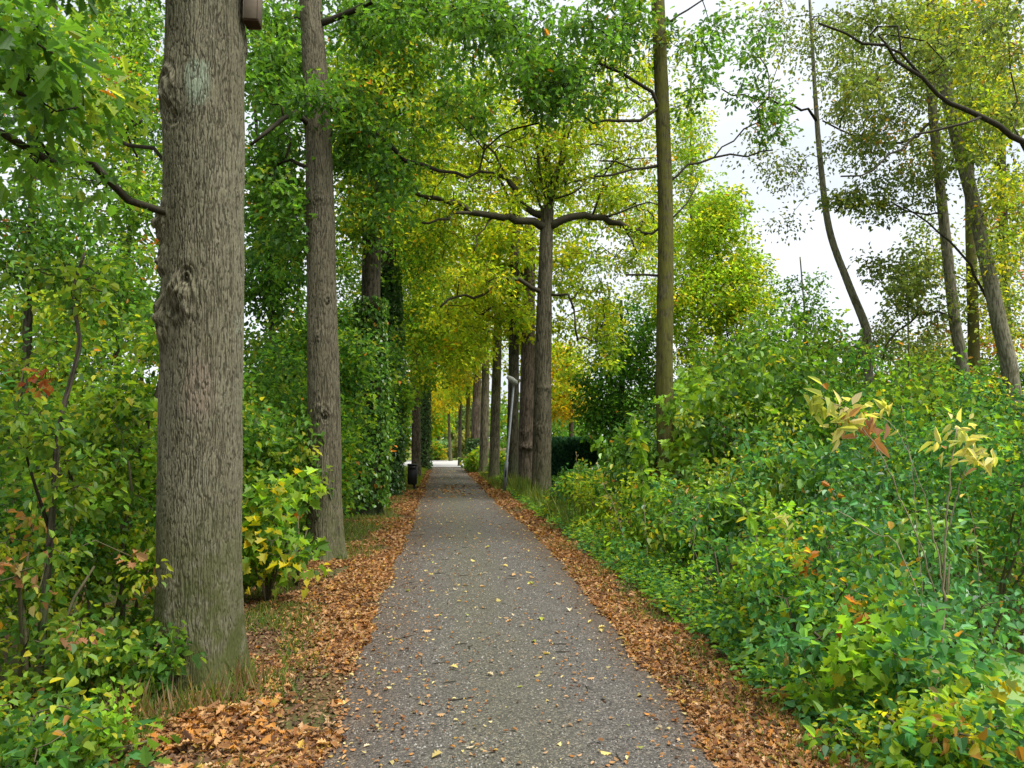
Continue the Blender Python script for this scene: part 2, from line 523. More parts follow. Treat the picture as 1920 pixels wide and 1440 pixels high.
def tree(name, label, cat, base, top, r0, r1, bark, vols, pal, shape='rhomb', ll=0.11, rc=0.42, nleaf=60, limbs=(), group=None,
         nth=48, dz=0.03, depth=0.012, spacing=0.035, seed=1, burls=(), ivy=None, rootfrac=0.45, tip=0.005, leafmat='leaf', flare=0.35,
         cross=0.5, extra=(), sides=6, trunkcost=1.5, flat=0.65, limbmat=None, mid=(), ratio=0.6, mix=0.6):
    """base (px, D); mid/top (px, py, D) trunk axis; limbs [([(px,py,D)...], r_start, r_end)]; vols leaf cluster ellipsoids"""
    bx = XofP(*base); b = np.array((bx, base[1], float(ground(bx, base[1]))))
    path = [b] + [P(*m) for m in mid] + [P(*top)]
    o = empty(name, b)
    tag(o, label, cat, group)
    trunk_mesh(path, r0, r1, nth, dz, depth, spacing, seed, flare, burls, cross).build('trunk', bark, o)
    ax = smooth_path(path, 0.3)
    roots = ax[int(len(ax) * rootfrac):]
    cl = vol_points(vols)
    if len(extra): cl = np.vstack((cl, np.asarray(extra)))
    build_limbs(o, roots, [(np.array([P(*q) for q in pts]), ra, rb) for pts, ra, rb in limbs], cl, limbmat or M['twig'], tip, sides=sides, trunkcost=trunkcost)
    if len(cl):
        mb = MB()
        far_ = base[1] > 19
        cluster_leaves(mb, cl, rc * rng.uniform(0.7, 1.25, len(cl)), int(nleaf * (0.72 if far_ else 1)), pal, shape, ll, flat=flat, ratio=ratio, mix=mix)
        mb.build('crown', M['far_glow_leaf' if far_ else leafmat], o, smooth=False)
    if ivy:
        z0, z1, thick, n, ipal = ivy
        mb = MB()
        t = rng.random(n) ** 0.9
        z = z0 + (z1 - z0) * t
        th = rng.random(n) * 2 * math.pi
        cx, cy = np.interp(z + b[2], ax[:, 2], ax[:, 0]), np.interp(z + b[2], ax[:, 2], ax[:, 1])
        bulge = thick * (0.75 + 0.5 * noise3(np.cos(th) * 1.5 + seed, np.sin(th) * 1.5, z * 1.1, seed)) * (1 - 0.5 * t ** 3)
        rr = r0 + bulge * rng.random(n) ** 0.6
        e = np.stack((np.cos(th), np.sin(th), 0 * th), 1)
        pos = np.stack((cx, cy, z + b[2]), 1) + e * rr[:, None]
        d = np.array((0, 0, -0.8)) + e * 0.5 + rng.normal(size=(n, 3)) * 0.4
        nr = e + np.array((0, 0, 0.5)) + rng.normal(size=(n, 3)) * 0.4
        ln = 0.09 * rng.uniform(0.7, 1.3, n)
        leaves(mb, pos, d, nr, ln, ln * 0.9, pick(ipal, n) * rng.uniform(0.7, 1.3, (n, 1)), 'heart')
        mb.build('ivy', M['gloss_leaf'], o, smooth=False)
    return o


ALTN = [0]
ALT = [(LIME, 'oval', .85, .66), (BRAMBLE, 'lance', 1.35, .4), (GREEN, 'heart', 1.1, .8), (YGREEN, 'oval', .8, .6), (LIME, 'maple', 1.25, .85), (DEEP, 'oval', 1.0, .6)]


def shrub(name, label, px, D, ztop, r, pal, shape='oval', ll=0.07, ncl=60, nleaf=40, rc=0.22, group=None, cat='shrub', X=None, ratio=0.62,
          leafmat='leaf', bottom=0.12, stems=5, mix=0.5, stemmat=None, ry=None, flat=0.8, accents=None, sprays=()):
    x = XofP(px, D) if X is None else X
    b = np.array((x, D, float(ground(x, D))))
    o = empty(name, b)
    tag(o, label, cat, group)
    H = ztop - b[2]
    ry = ry or r
    u = unit(rng.normal(size=(ncl, 3)))
    q = rng.random(ncl) ** 0.40
    z = bottom + (1 - bottom) * (0.5 + 0.5 * u[:, 2] * q)
    wob = 1 + 0.25 * noise3(u[:, 0] * 2 + x, u[:, 1] * 2 + D, u[:, 2] * 2, 9)
    cl = np.stack((b[0] + u[:, 0] * q * r * wob, b[1] + u[:, 1] * q * ry * wob, b[2] + z * H * (0.93 + 0.14 * rng.random(ncl))), 1)
    if D < 14:
        keep = noise3(cl[:, 0] * 2.6, cl[:, 1] * 2.6, cl[:, 2] * 3.0, 77) > (-0.10 if name in ('bank_shrub', 'ditch_shrub') else -0.22)
        cl = cl[keep]; ncl = len(cl)
    g = ground(cl[:, 0], cl[:, 1])
    cl[:, 2] = np.maximum(cl[:, 2], g + 0.1)
    sp = [P(*q[:3]) for q in sprays]
    limbs = []
    for k in range(stems):
        a = 2 * math.pi * (k + rng.random() * 0.7) / stems
        e = np.array((math.cos(a) * r * 0.45, math.sin(a) * ry * 0.45, H * rng.uniform(0.5, 0.75)))
        s = b + np.array((math.cos(a), math.sin(a), 0)) * 0.05
        limbs.append(([s, s + e * np.array((.35, .35, .5)), s + e], 0.012 + 0.003 * H, 0.006))
    build_limbs(o, [b + np.array((0, 0, -0.05))], limbs, np.vstack([cl] + [q[None] for q in sp]), stemmat or M['stem'], 0.0028, 2.5, 'stem', 5, 0.03)
    mb = MB()
    alt = rng.random(ncl) < (0.34 if name in ('bank_shrub', 'ditch_shrub', 'thicket_shrub', 'hedgerow_shrub') else 0.0)
    cluster_leaves(mb, cl[~alt], rc * rng.uniform(0.7, 1.3, int((~alt).sum())), nleaf, pal, shape, ll, ratio, mix, flat)
    if alt.any():
        ap, ash_, al_, ar_ = ALT[ALTN[0] % len(ALT)]; ALTN[0] += 1
        cluster_leaves(mb, cl[alt], rc * rng.uniform(0.7, 1.3, int(alt.sum())), max(8, int(nleaf / al_ ** 1.6)), ap, ash_, ll * al_, ar_, mix, flat)
    for q, c_ in zip(sprays, sp):
        cluster_leaves(mb, c_[None], 0.10 if D < 7 else 0.2, q[3], q[4], q[5], q[6], ratio, 0.2, 0.8)
    if accents:
        apal, an, ash, al = accents
        sel = cl[rng.choice(len(cl), an)]
        cluster_leaves(mb, sel, rc * 0.7, max(6, nleaf // 5), apal, ash, al, ratio, 0.8, flat)
    mb.build('foliage', M[leafmat], o, smooth=False)
    return o


# ------------------------------------------------------------------ ground, lane, ditch
def grid(xs, ys, zf):
    X, Y = np.meshgrid(xs, ys, indexing='xy')
    v = np.stack((X, Y, zf(X, Y)), -1).reshape(-1, 3)
    nx = len(xs)
    i = np.arange(len(ys) - 1)[:, None] * nx + np.arange(nx - 1)[None]
    return v, np.stack((i, i + 1, i + nx + 1, i + nx), -1).reshape(-1, 4)


def edge_l(y): return -0.60 + 0.035 * noise3(y * 0.9, 0, 0, 31) + 0.035 * noise3(y * 4, 0, 0, 32)
def edge_r(y): return np.interp(y, [2, 4, 6.2, 8.5, 13, 18.6, 33, 60], [1.34, 1.37, 1.47, 1.56, 1.58, 1.45, 1.32, 1.3]) + 0.04 * noise3(y * 0.9, 5, 0, 33) + 0.035 * noise3(y * 4, 5, 0, 34)


m, nt, out = mat('ground_soil'); t = NT(nt)
v = t.coord()
big = t.noise(v, 1.1, 4); mid_ = t.noise(v, 9, 5, 0.65); fin = t.noise(v, 70, 4, 0.7)
c = t.mix(mid_, (.050, .033, .020), (.135, .080, .042))
c = t.mix(t.ramp(fin, 0.35, 0.7), c, (.20, .11, .055))
c = t.mix(t.math('MULTIPLY', t.ramp(big, 0.42, 0.62), 0.75), c, (.055, .085, .022))
t.l(t.princ(c, 0.95, 0.1, fin, 0.8, 0.03), out.inputs[0])
M['ground'] = m

m, nt, out = mat('lane_grit'); t = NT(nt)
v = t.coord()
vor = t.n('TexVoronoi'); t.l(v, vor.inputs['Vector']); vor.inputs['Scale'].default_value = 135; vor.inputs['Randomness'].default_value = 1
vor2 = t.n('TexVoronoi'); t.l(v, vor2.inputs['Vector']); vor2.inputs['Scale'].default_value = 75
sepc = t.n('SeparateColor'); t.l(vor.outputs['Color'], sepc.inputs[0])
sepd = t.n('SeparateColor'); t.l(vor2.outputs['Color'], sepd.inputs[0])
big = t.noise(t.coord((1, 0.35, 1)), 1.6, 4, 0.6); med = t.noise(v, 6, 5, 0.65); fin = t.noise(v, 160, 3, 0.7)
stone = t.mix(sepc.outputs[0], (.050, .047, .041), (.114, .107, .093))
stone = t.mix(t.ramp(sepc.outputs[1], 0.80, 0.98), stone, (.215, .195, .165))
stone = t.mix(t.math('MULTIPLY', t.ramp(sepd.outputs[1], 0.84, 0.97), 0.75), stone, (.22, .19, .15))
stone = t.mix(t.math('MULTIPLY', t.ramp(sepd.outputs[2], 0.88, 0.97), 0.8), stone, (.018, .016, .015))
gap = t.ramp(vor.outputs['Distance'], 0.45, 0.75)
stone = t.mix(t.math('MULTIPLY', gap, 0.45), stone, (.030, .027, .024))
sx = t.n('SeparateXYZ'); t.l(v, sx.inputs[0])
cx = t.math('SUBTRACT', sx.outputs[0], t.math('MULTIPLY', t.math('SUBTRACT', big, 0.5), 1.0))
mosc = t.math('MULTIPLY', t.ramp(t.math('ABSOLUTE', t.math('SUBTRACT', cx, 0.35)), 0.55, 0.05), 0.40)
c = t.mix(mosc, stone, t.mix(1.0, stone, (.98, 1.06, .74), 'MULTIPLY'))
lef = t.math('MULTIPLY', t.ramp(cx, 0.05, -0.55), 0.75)
c = t.mix(lef, c, t.mix(1.0, stone, (.92, .76, .64), 'MULTIPLY'))
rig = t.math('MULTIPLY', t.ramp(cx, 1.05, 1.5), 0.75)
c = t.mix(rig, c, t.mix(1.0, stone, (.86, .68, .54), 'MULTIPLY'))
c = t.mix(t.math('MULTIPLY', t.ramp(med, 0.45, 0.7), 0.35), c, t.mix(1.0, c, (.66, .62, .58), 'MULTIPLY'))
hgt = t.math('ADD', t.math('MULTIPLY', vor.outputs['Distance'], -1.0), t.math('MULTIPLY', fin, 0.6))
t.l(t.princ(c, 0.85, 0.25, hgt, 0.8, 0.008), out.inputs[0])
M['lane'] = m

xs = np.concatenate((np.linspace(-600, -14, 14), np.linspace(-12, -3.7, 26), np.linspace(-3.6, 4.0, 110), np.linspace(4.15, 14, 50), np.linspace(16, 600, 14)))
ys = np.concatenate((np.linspace(-60, -3, 8), np.linspace(-2, 14, 160), np.linspace(14.3, 46, 110), np.linspace(48, 900, 24)))
mb = MB(); gv, gf = grid(xs, ys, ground); mb.add(gv, [gf])
tag(mb.build('ground', M['ground'], None), kind='structure')

ys = np.linspace(-3, 52, 700); us = np.linspace(0, 1, 22)
U, Y = np.meshgrid(us, ys)
X = edge_l(Y) + U * (edge_r(Y) - edge_l(Y))
Zp = 0.010 + 0.022 * (1 - (2 * U - 1) ** 2) + 0.004 * noise3(X * 3, Y * 3, 0, 40)
i = np.arange(len(ys) - 1)[:, None] * 22 + np.arange(21)[None]
mb = MB(); mb.add(np.stack((X, Y, Zp), -1).reshape(-1, 3), [np.stack((i, i + 1, i + 23, i + 22), -1).reshape(-1, 4)])
tag(mb.build('path', M['lane'], None), kind='structure')

m, nt, out = mat('pale_lit_road'); t = NT(nt)
c = t.mix(t.noise(t.coord(), 3, 5, 0.65), (.30, .29, .28), (.42, .41, .39))  # pale road colour, also carrying the brightness of the canopy opening
t.l(t.princ(c, 0.85, 0.2), out.inputs[0]); M['pale_lit_road'] = m
mb = MB(); gv, gf = grid(np.linspace(-40, 2.6, 60), np.linspace(45, 59, 16), lambda x, y: 0.045 + 0.01 * noise3(x * .3, y * .3, 0, 8))
mb.add(gv, [gf]); tag(mb.build('road', M['pale_lit_road'], None), kind='structure')
m, nt, out = mat('meadow_grass'); t = NT(nt)
c = t.mix(t.noise(t.coord(), 0.8, 6, 0.7), (.10, .15, .03), (.22, .23, .05))
t.l(t.princ(c, 0.9, 0.1), out.inputs[0])
M['meadow'] = m
mb = MB(); gv, gf = grid(np.linspace(-90, 60, 60), np.linspace(59.2, 120, 30), lambda x, y: 0.05 + 0.03 * noise3(x * .7, y * .7, 0, 18))
mb.add(gv, [gf]); tag(mb.build('field', M['meadow'], None), kind='structure')

m, nt, out = mat('duckweed_water'); t = NT(nt)
v = t.coord()
w = t.ramp(t.noise(v, 2.2, 5, 0.7), 0.30, 0.45)
c = t.mix(t.noise(v, 90, 2), (.13, .22, .055), (.20, .30, .09))
c = t.mix(w, (.020, .022, .014), c)
p = t.n('BsdfPrincipled'); t.l(c, p.inputs['Base Color']); t.l(t.math('SUBTRACT', 0.9, t.math('MULTIPLY', t.math('SUBTRACT', 1.0, w), 0.8)), p.inputs['Roughness'])
t.l(p.outputs[0], out.inputs[0])
mb = MB(); gv, gf = grid(np.linspace(2.9, 6.6, 12), np.linspace(-3, 34, 60), lambda x, y: -0.62 + 0 * x)
mb.add(gv, [gf]); tag(mb.build('water', m, None), kind='structure')

# ------------------------------------------------------------------ leaf litter, grass, low herbs (uncountable)
def scatter_y(n, y0, y1, p=2.0):
    """more of them near the camera, but thick all the way"""
    return y0 + (y1 - y0) * rng.random(n) ** p


def lay_leaves(mb, x, y, size, pal, lift=0.014, tilt=0.32, shape='oak', zf=ground, bright=(0.65, 1.3)):
    n = len(x)
    z = zf(x, y) + 0.006 + rng.random(n) * lift
    a = rng.random(n) * 2 * math.pi
    d = np.stack((np.cos(a), np.sin(a), rng.normal(size=n) * tilt), 1)
    nr = np.stack((rng.normal(size=n) * tilt, rng.normal(size=n) * tilt, np.ones(n)), 1) * np.where(rng.random((n, 1)) < 0.4, -1, 1)
    ln = size * rng.uniform(0.4, 1.3, n)
    leaves(mb, np.stack((x, y, z), 1), d, nr, ln, ln * rng.uniform(0.5, 0.8, n), pick(pal, n) * rng.uniform(*bright, (n, 1)), shape)


litter = MB()
for y0, y1, n, sz in ((1.5, 6, 42000, .044), (6, 12, 36000, .052), (12, 22, 28000, .072), (22, 42, 20000, .11)):
    y = rng.uniform(y0, y1, n)
    inner = edge_l(y) + 0.01
    wid = 0.66 + 0.28 * noise3(y * 0.6, 2, 0, 50) + 0.5 * sstep(7, 3.5, y)
    x = inner - np.abs(rng.normal(size=n)) * wid * 0.62
    keep = rng.random(n) < sstep(-0.45, 0.35, noise3(x * 2.4, y * 1.3, 0, 51) + 0.35 * noise3(x * 8, y * 6, 0, 55)) * sstep(-2.9, -1.9, x)
    lay_leaves(litter, x[keep], y[keep], sz, LITTER)
    y = rng.uniform(y0, y1, int(n * 0.8)); n2 = len(y)
    wid = 0.50 + 0.16 * noise3(y * 0.7, 7, 0, 52)
    x = edge_r(y) + 0.0 + rng.random(n2) ** 0.9 * wid * 1.35
    keep = rng.random(n2) < sstep(-0.66, 0.05, noise3(x * 3, y * 1.6, 0, 53) + 0.35 * noise3(x * 8, y * 6, 0, 56))
    lay_leaves(litter, x[keep], y[keep], sz, LITTER)
y = rng.uniform(3.0, 4.9, 2600); x = rng.normal(-1.25, 0.26, 2600)
k = noise3(x * 4, y * 4, 0, 54) > 0.0
lay_leaves(litter, x[k], y[k], 0.062, BRIGHTLITTER + LITTER, 0.05)
y = np.concatenate((rng.uniform(2.6, 9, 26000), rng.uniform(9, 22, 14000))); n = len(y)
x = np.where(rng.random(n) < 0.62, edge_l(y) + 0.05 - rng.random(n) ** 0.8 * 1.6, edge_r(y) + rng.random(n) * 0.75)
lay_leaves(litter, x, y, 0.034, [(4, (.13, .075, .042)), (3, (.21, .125, .062)), (2, (.07, .042, .028)), (1, (.30, .20, .10)), (1, (.10, .11, .03))], 0.012, 0.35, 'oval')
tag(litter.build('leaf_litter', M['dry_leaf'], None, smooth=False), 'brown and orange fallen oak leaves drifted along both path edges', None, None, 'stuff')


def path_z(x, y):
    u = (x - edge_l(y)) / (edge_r(y) - edge_l(y))
    return 0.010 + 0.022 * (1 - np.clip(2 * u - 1, -1, 1) ** 2) + 0.002


sc = MB()
NS = 9000
y = scatter_y(NS, 2, 45, 1.4); u = rng.random(NS)
u = np.where(rng.random(NS) < 0.86, np.where(rng.random(NS) < 0.62, u ** 3.0 * 0.5, 1 - u ** 3.4 * 0.4), u)
x = edge_l(y) + u * (edge_r(y) - edge_l(y))
lay_leaves(sc, x, y, 0.030, LITTER + [(3, (.50, .42, .18))], 0.006, 0.15, 'oval', path_z)
y = scatter_y(420, 2.2, 40, 1.5); x = edge_l(y) + rng.random(420) * (edge_r(y) - edge_l(y))
lay_leaves(sc, x, y, 0.062, [(3, (.52, .42, .14)), (3, (.42, .26, .12)), (2, (.55, .46, .30)), (1, (.30, .33, .05))], 0.008, 0.18, 'oak', path_z)
y = rng.uniform(21, 27, 160); x = rng.normal(0.35, 0.4, 160)
lay_leaves(sc, x, y, 0.11, LITTER, 0.008, 0.2, 'oak', path_z)
tag(sc.build('leaf_litter', M['dry_leaf'], None, smooth=False), 'small yellow and brown leaves strewn thinly over the grey path', None, None, 'stuff')

tw = MB()
for k in range(70):
    y = float(scatter_y(1, 2.4, 16, 1.4)[0]); x = float(rng.uniform(-0.6, 1.35)); a = rng.random() * 6.3; L = rng.uniform(0.04, 0.16)
    p = np.array([[x + math.cos(a) * L * q, y + math.sin(a) * L * q, 0] for q in (-.5, 0, .5)]); p[1, :2] += rng.normal(size=2) * 0.01
    p[:, 2] = path_z(p[:, 0], p[:, 1]) + 0.004
    tube(tw, p, [.003, .0035, .002], 5)
tag(tw.build('twig_litter', M['twig'], None), 'dark broken twigs and bark bits lying on the path', None, None, 'stuff')

st = MB()
n = 9000
y = scatter_y(n, 2.2, 12, 1.6); x = rng.uniform(-0.6, 1.34, n)
r = rng.uniform(0.003, 0.0085, n) * (1 + 0.03 * y)
T = np.array([(1, 0, 0), (0, 1, 0), (-1, 0, 0), (0, -1, 0), (0, 0, .8)])
ang = rng.random(n) * 6.3
ca, sa = np.cos(ang), np.sin(ang)
vx = T[None, :, 0] * ca[:, None] - T[None, :, 1] * sa[:, None] * 0.7
vy = T[None, :, 0] * sa[:, None] + T[None, :, 1] * ca[:, None] * 0.7
v = np.stack((x[:, None] + vx * r[:, None], y[:, None] + vy * r[:, None], path_z(x, y)[:, None] + T[None, :, 2] * r[:, None] - 0.002), -1)
fs = np.array([(0, 1, 4), (1, 2, 4), (2, 3, 4), (3, 0, 4)])
g = rng.uniform(0.06, 0.42, n) ** 1.2
st.add(v.reshape(-1, 3), [(np.arange(n)[:, None, None] * 5 + fs[None]).reshape(-1, 3)], Col=np.repeat(np.stack((g * 1.05, g, g * 0.9), 1), 5, 0))
tag(st.build('gravel', M['dry_leaf'], None, smooth=False), 'loose pale and dark grit on the path surface', None, None, 'stuff')


def blades(mb, x, y, h, pal, lean=0.35):
    n = len(x)
    z = ground(x, y) - 0.01
    d = np.stack((rng.normal(size=n) * lean, rng.normal(size=n) * lean, np.ones(n)), 1)
    nr = np.stack((rng.normal(size=n), rng.normal(size=n), 0.15 * np.ones(n)), 1)
    L = h * rng.uniform(0.5, 1.3, n)
    leaves(mb, np.stack((x, y, z), 1), d, nr, L, np.full(n, 0.007) * (1 + 0.04 * y) * rng.uniform(.6, 1.5, n), pick(pal, n) * rng.uniform(0.7, 1.3, (n, 1)), 'lance')


GRASS = [(4, (.10, .18, .03)), (3, (.16, .22, .04)), (2, (.26, .24, .08)), (1, (.06, .12, .03))]
gr = MB()
n = 34000; y = scatter_y(n, 2.6, 34, 1.7); x = -1.6 + rng.normal(size=n) * 0.40
k = (noise3(x * 2.2, y * 1.4, 0, 60) > -0.22) & (x < edge_l(y) - 0.22)
blades(gr, x[k], y[k], 0.10, GRASS, 0.5)
n = 9000; y = scatter_y(n, 2.6, 34, 1.3); x = 1.98 + rng.normal(size=n) * 0.16
k = (noise3(x * 2.2, y * 1.4, 0, 61) > 0.05)
blades(gr, x[k], y[k], 0.09, GRASS, 0.5)
n = 9000; y = rng.uniform(13, 27, n); x = rng.uniform(2.1, 5.5, n)
blades(gr, x, y, 0.55, [(4, (.15, .22, .04)), (3, (.22, .25, .06)), (2, (.09, .16, .03))], 0.25)
n = 7000; y = rng.uniform(26, 44, n); x = rng.uniform(-2.2, -0.75, n)
blades(gr, x, y, 0.16, [(4, (.17, .27, .03)), (2, (.25, .28, .05))], 0.4)
n = 7000; y = rng.uniform(24, 44, n); x = rng.uniform(1.7, 3.4, n)
blades(gr, x, y, 0.22, GRASS, 0.4)
n = 500; a = rng.random(n) * 6.3
blades(gr, -1.55 + np.cos(a) * 0.36 + rng.normal(size=n) * .05, 5.0 + np.sin(a) * 0.36 + rng.normal(size=n) * .05, 0.2, [(3, (.28, .20, .11)), (2, (.14, .19, .04))], 0.35)
tag(gr.build('grass', M['leaf'], None, smooth=False), 'thin grass growing through the fallen leaves on both verges', None, None, 'stuff')


def herb(x, y, h, pal, size, shape, mb, per=7):
    n = len(x)
    xx = np.repeat(x, per) + rng.normal(size=n * per) * 0.05; yy = np.repeat(y, per) + rng.normal(size=n * per) * 0.05
    t = np.tile(np.arange(per) / per, n)
    hh = np.repeat(h * rng.uniform(0.5, 1.2, n), per)
    z = ground(xx, yy) + 0.03 + t * hh
    a = rng.random(n * per) * 6.3
    d = np.stack((np.cos(a), np.sin(a), 0.25 - 0.5 * rng.random(n * per)), 1)
    nr = np.stack((rng.normal(size=n * per) * .35, rng.normal(size=n * per) * .35, np.ones(n * per)), 1)
    L = np.repeat(size * rng.uniform(0.7, 1.25, n), per) * (1 - 0.35 * t)
    col = np.repeat(pick(pal, n), per, 0) * rng.uniform(0.75, 1.25, (n * per, 1))
    leaves(mb, np.stack((xx, yy, z), 1), d, nr, L, L * 0.6, col, shape)


hb = MB()
n = 3600; y = scatter_y(n, 2.6, 30, 1.4); x = 2.02 + np.abs(rng.normal(size=n)) * 0.75
herb(x, y, 0.34 * sstep(1.9, 2.5, x) + 0.07, BRAMBLE + LIME, 0.065, 'heart', hb)
n = 4200; y = scatter_y(n, 3.0, 34, 1.4); x = -2.25 - np.abs(rng.normal(size=n)) * 0.8
herb(x, y, 0.30 + 0 * x, HEDGEROW, 0.06, 'heart', hb)
n = 2600; y = scatter_y(n, 5, 30, 1.2); x = rng.uniform(6.2, 12, n)
herb(x, y, 0.5 + 0 * x, GREEN, 0.09, 'heart', hb)
tag(hb.build('undergrowth', M['leaf'], None, smooth=False), 'low nettles and herbs carpeting the banks below the shrubs', None, None, 'stuff')

# ------------------------------------------------------------------ barks
def mk(px, py, D, ctr):   # mark position in a trunk's own coordinates
    return tuple(P(px, py, D) - ctr)


L1D = 5.35
L1B = np.array((XofP(386, L1D), L1D, float(ground(XofP(386, L1D), L1D))))
M['oak_hero'] = bark_material('oak_bark', (.054, .049, .032), (.170, .160, .108), (.060, .068, .022), 1.1, 0.10, marks=(
    (mk(452, 600, 5.24, L1B), (.06, .22, .19), (.27, .33, .25), 0.85),
    (mk(368, 150, 5.18, L1B), (.10, .25, .22), (.23, .29, .21), 0.65),
    (mk(449, 1005, 5.22, L1B), (.035, .2, .07), (.02, .16, .14), 0.95),
    (mk(370, 730, 5.10, L1B), (.12, .25, .25), (.20, .145, .11), 0.4)))
M['oak'] = bark_material('oak_bark_grey', (.042, .036, .024), (.138, .122, .082), (.085, .10, .035), 0.5, 0.10)
M['oak_brown'] = bark_material('oak_bark_brown', (.032, .027, .018), (.114, .099, .066), (.07, .085, .028), 0.5, 0.12)
M['limb'] = bark_material('limb_bark', (.016, .013, .010), (.062, .052, .037), (.05, .06, .02), 0, .3, attr=False, scale=2)
M['oak_pink'] = bark_material('oak_bark_pinkish', (.055, .040, .030), (.165, .125, .098), (.06, .085, .03), 0.25, 0.12)
M['oak_dark'] = bark_material('oak_bark_dark', (.020, .016, .012), (.085, .068, .05), (.05, .075, .025), 0.6, 0.2)
M['mossy'] = bark_material('mossy_bark', (.024, .021, .011), (.088, .080, .045), (.092, .094, .015), 0.5, 0.85)
M['alder'] = bark_material('alder_bark', (.075, .068, .05), (.25, .235, .18), (.13, .14, .05), 0.3, 0.35)

# ------------------------------------------------------------------ oaks down the verges
oakg = 'old oaks lining the lane'
fr = math.atan2(-5.1, 1.57)          # direction from the first trunk towards the camera


def ang(off): return fr - off        # positive = towards picture left seen from the camera


tree('oak_tree', 'thick oak trunk closest to the camera with gnarled burls and vertical bark ridges', 'tree', (386, L1D), (388, -260, 5.5), 0.264, 0.262, M['oak_hero'],
     [(20, 60, 3.7, 100, 120, .5, 8), (110, 170, 4.3, 110, 110, .5, 6), (40, 310, 4.6, 70, 50, .5, 2), (215, 345, 5.0, 60, 50, .3, 1), (150, -120, 5, 350, 120, 1.2, 22), (520, -120, 6, 160, 90, 1.0, 14)],
     GREEN, 'oak', 0.105, 0.27, 34,
     limbs=[([(330, 446, 5.32), (240, 375, 5.1), (180, 322, 4.9), (100, 288, 4.6), (0, 252, 4.2), (-120, 190, 3.8)], .028, .018),
            ([(330, 320, 5.4), (240, 270, 5.6), (130, 205, 5.9), (20, 120, 6.3)], .016, .009)],
     nth=960, dz=0.008, depth=0.0085, spacing=0.0118, seed=3, rootfrac=0.35, cross=0.6, flare=0.30,
     burls=[(ang(.55), 2.50, .42, .16, .044), (ang(.40), 2.62, .16, .07, -.045), (ang(1.25), 2.36, .35, .16, .045), (ang(1.1), 3.92, .40, .20, .045), (ang(.85), 3.75, .22, .08, -.03),
            (ang(1.45), 3.02, .30, .12, .05), (ang(-1.3), 4.35, .4, .15, .02), (ang(1.35), 2.75, .3, .1, .035)])

tree('oak_tree', 'slimmer oak trunk with dark knot hole, second from the camera beside the lane', 'tree', (613, 10.5), (578, -60, 10.8), 0.235, 0.150, M['oak'],
     [(590, 185, 10.1, 40, 26, .2, 4), (515, 120, 10.9, 50, 180, 1.0, 24), (720, 40, 10.9, 90, 80, 1.2, 24), (600, 60, 12.6, 120, 120, .9, 20), (500, 330, 10.8, 55, 90, .9, 18), (850, 30, 10.5, 140, 70, 1.2, 22), (720, 330, 11.2, 70, 90, 1, 14), (960, 80, 11.8, 160, 90, 2.0, 22), (900, 190, 12.5, 90, 60, 1.2, 10), (670, 240, 11, 30, 120, .6, 8), (1040, 170, 12, 80, 90, 1, 18),
      (545, 440, 10.9, 40, 70, .7, 10), (655, 230, 10.9, 30, 80, .5, 8)],
     GREEN, 'oak', 0.115, 0.36, 46,
     limbs=[([(600, 185, 10.6), (660, 215, 10.8), (730, 275, 11.2), (790, 310, 11.6), (850, 330, 12.0), (930, 322, 12.4)], .045, .016),
            ([(597, 225, 10.6), (560, 212, 10.4), (530, 222, 10.2), (505, 250, 10.0), (480, 275, 9.9)], .042, .018),
            ([(596, 330, 10.6), (560, 306, 10.5), (535, 298, 10.4), (540, 270, 10.4)], .032, .012),
            ([(590, 60, 10.7), (660, 20, 10.6), (760, -10, 10.6), (850, 20, 10.6)], .05, .02)],
     mid=[(606, 700, 10.55), (596, 250, 10.65)], nth=360, dz=0.014, depth=0.010, spacing=0.018, seed=8, rootfrac=0.5, cross=0.5, flare=0.3,
     burls=[(math.atan2(-10, 1.3), 1.92, .55, .14, .030), (math.atan2(-10, 2.4), 1.86, .24, .07, -.055), (math.atan2(-10, 5.5), 3.45, .45, .12, .025), (math.atan2(-10, 6.5), 3.4, .22, .06, -.03),
            (math.atan2(-10, -1.5), 2.0, .3, .16, .02), (math.atan2(-10, .5), 4.85, .8, .1, .02), (math.atan2(-10, -1.5), 2.95, .22, .08, .018)], group=None)

tree('oak_tree', 'ivy clad oak behind the knotted second trunk, its bark hidden by leaves', 'tree', (694, 16.4), (700, -60, 16.8), 0.24, 0.15, M['oak_dark'],
     [(700, 150, 16, 90, 160, 1.8, 50), (690, 380, 16, 60, 130, 1.2, 34), (640, 250, 15, 50, 180, 1.5, 28), (790, 200, 16.5, 90, 120, 1.6, 34), (870, 200, 17, 100, 50, 1.6, 18), (760, 60, 16.5, 140, 70, 1.6, 30)], GREEN + YGREEN, 'rhomb', 0.13, 0.5, 44,
     nth=60, seed=4, ivy=(0.2, 4.6, 0.20, 3500, GREEN))
tree('oak_tree', 'oak thickly wrapped in dark green ivy beyond the waste bin hedge', 'tree', (727, 22), (722, 20, 22.5), 0.25, 0.16, M['oak_dark'],
     [(740, 420, 22, 60, 110, 2, 40), (730, 200, 22, 90, 170, 2.2, 70), (800, 470, 22.5, 45, 60, 1.5, 18), (800, 290, 23, 110, 90, 1.6, 34), (880, 150, 23, 140, 90, 2.0, 36)], GREEN + YGREEN, 'rhomb', 0.14, 0.55, 44,
     nth=48, seed=5, ivy=(0.1, 6.6, 0.36, 8000, IVY))
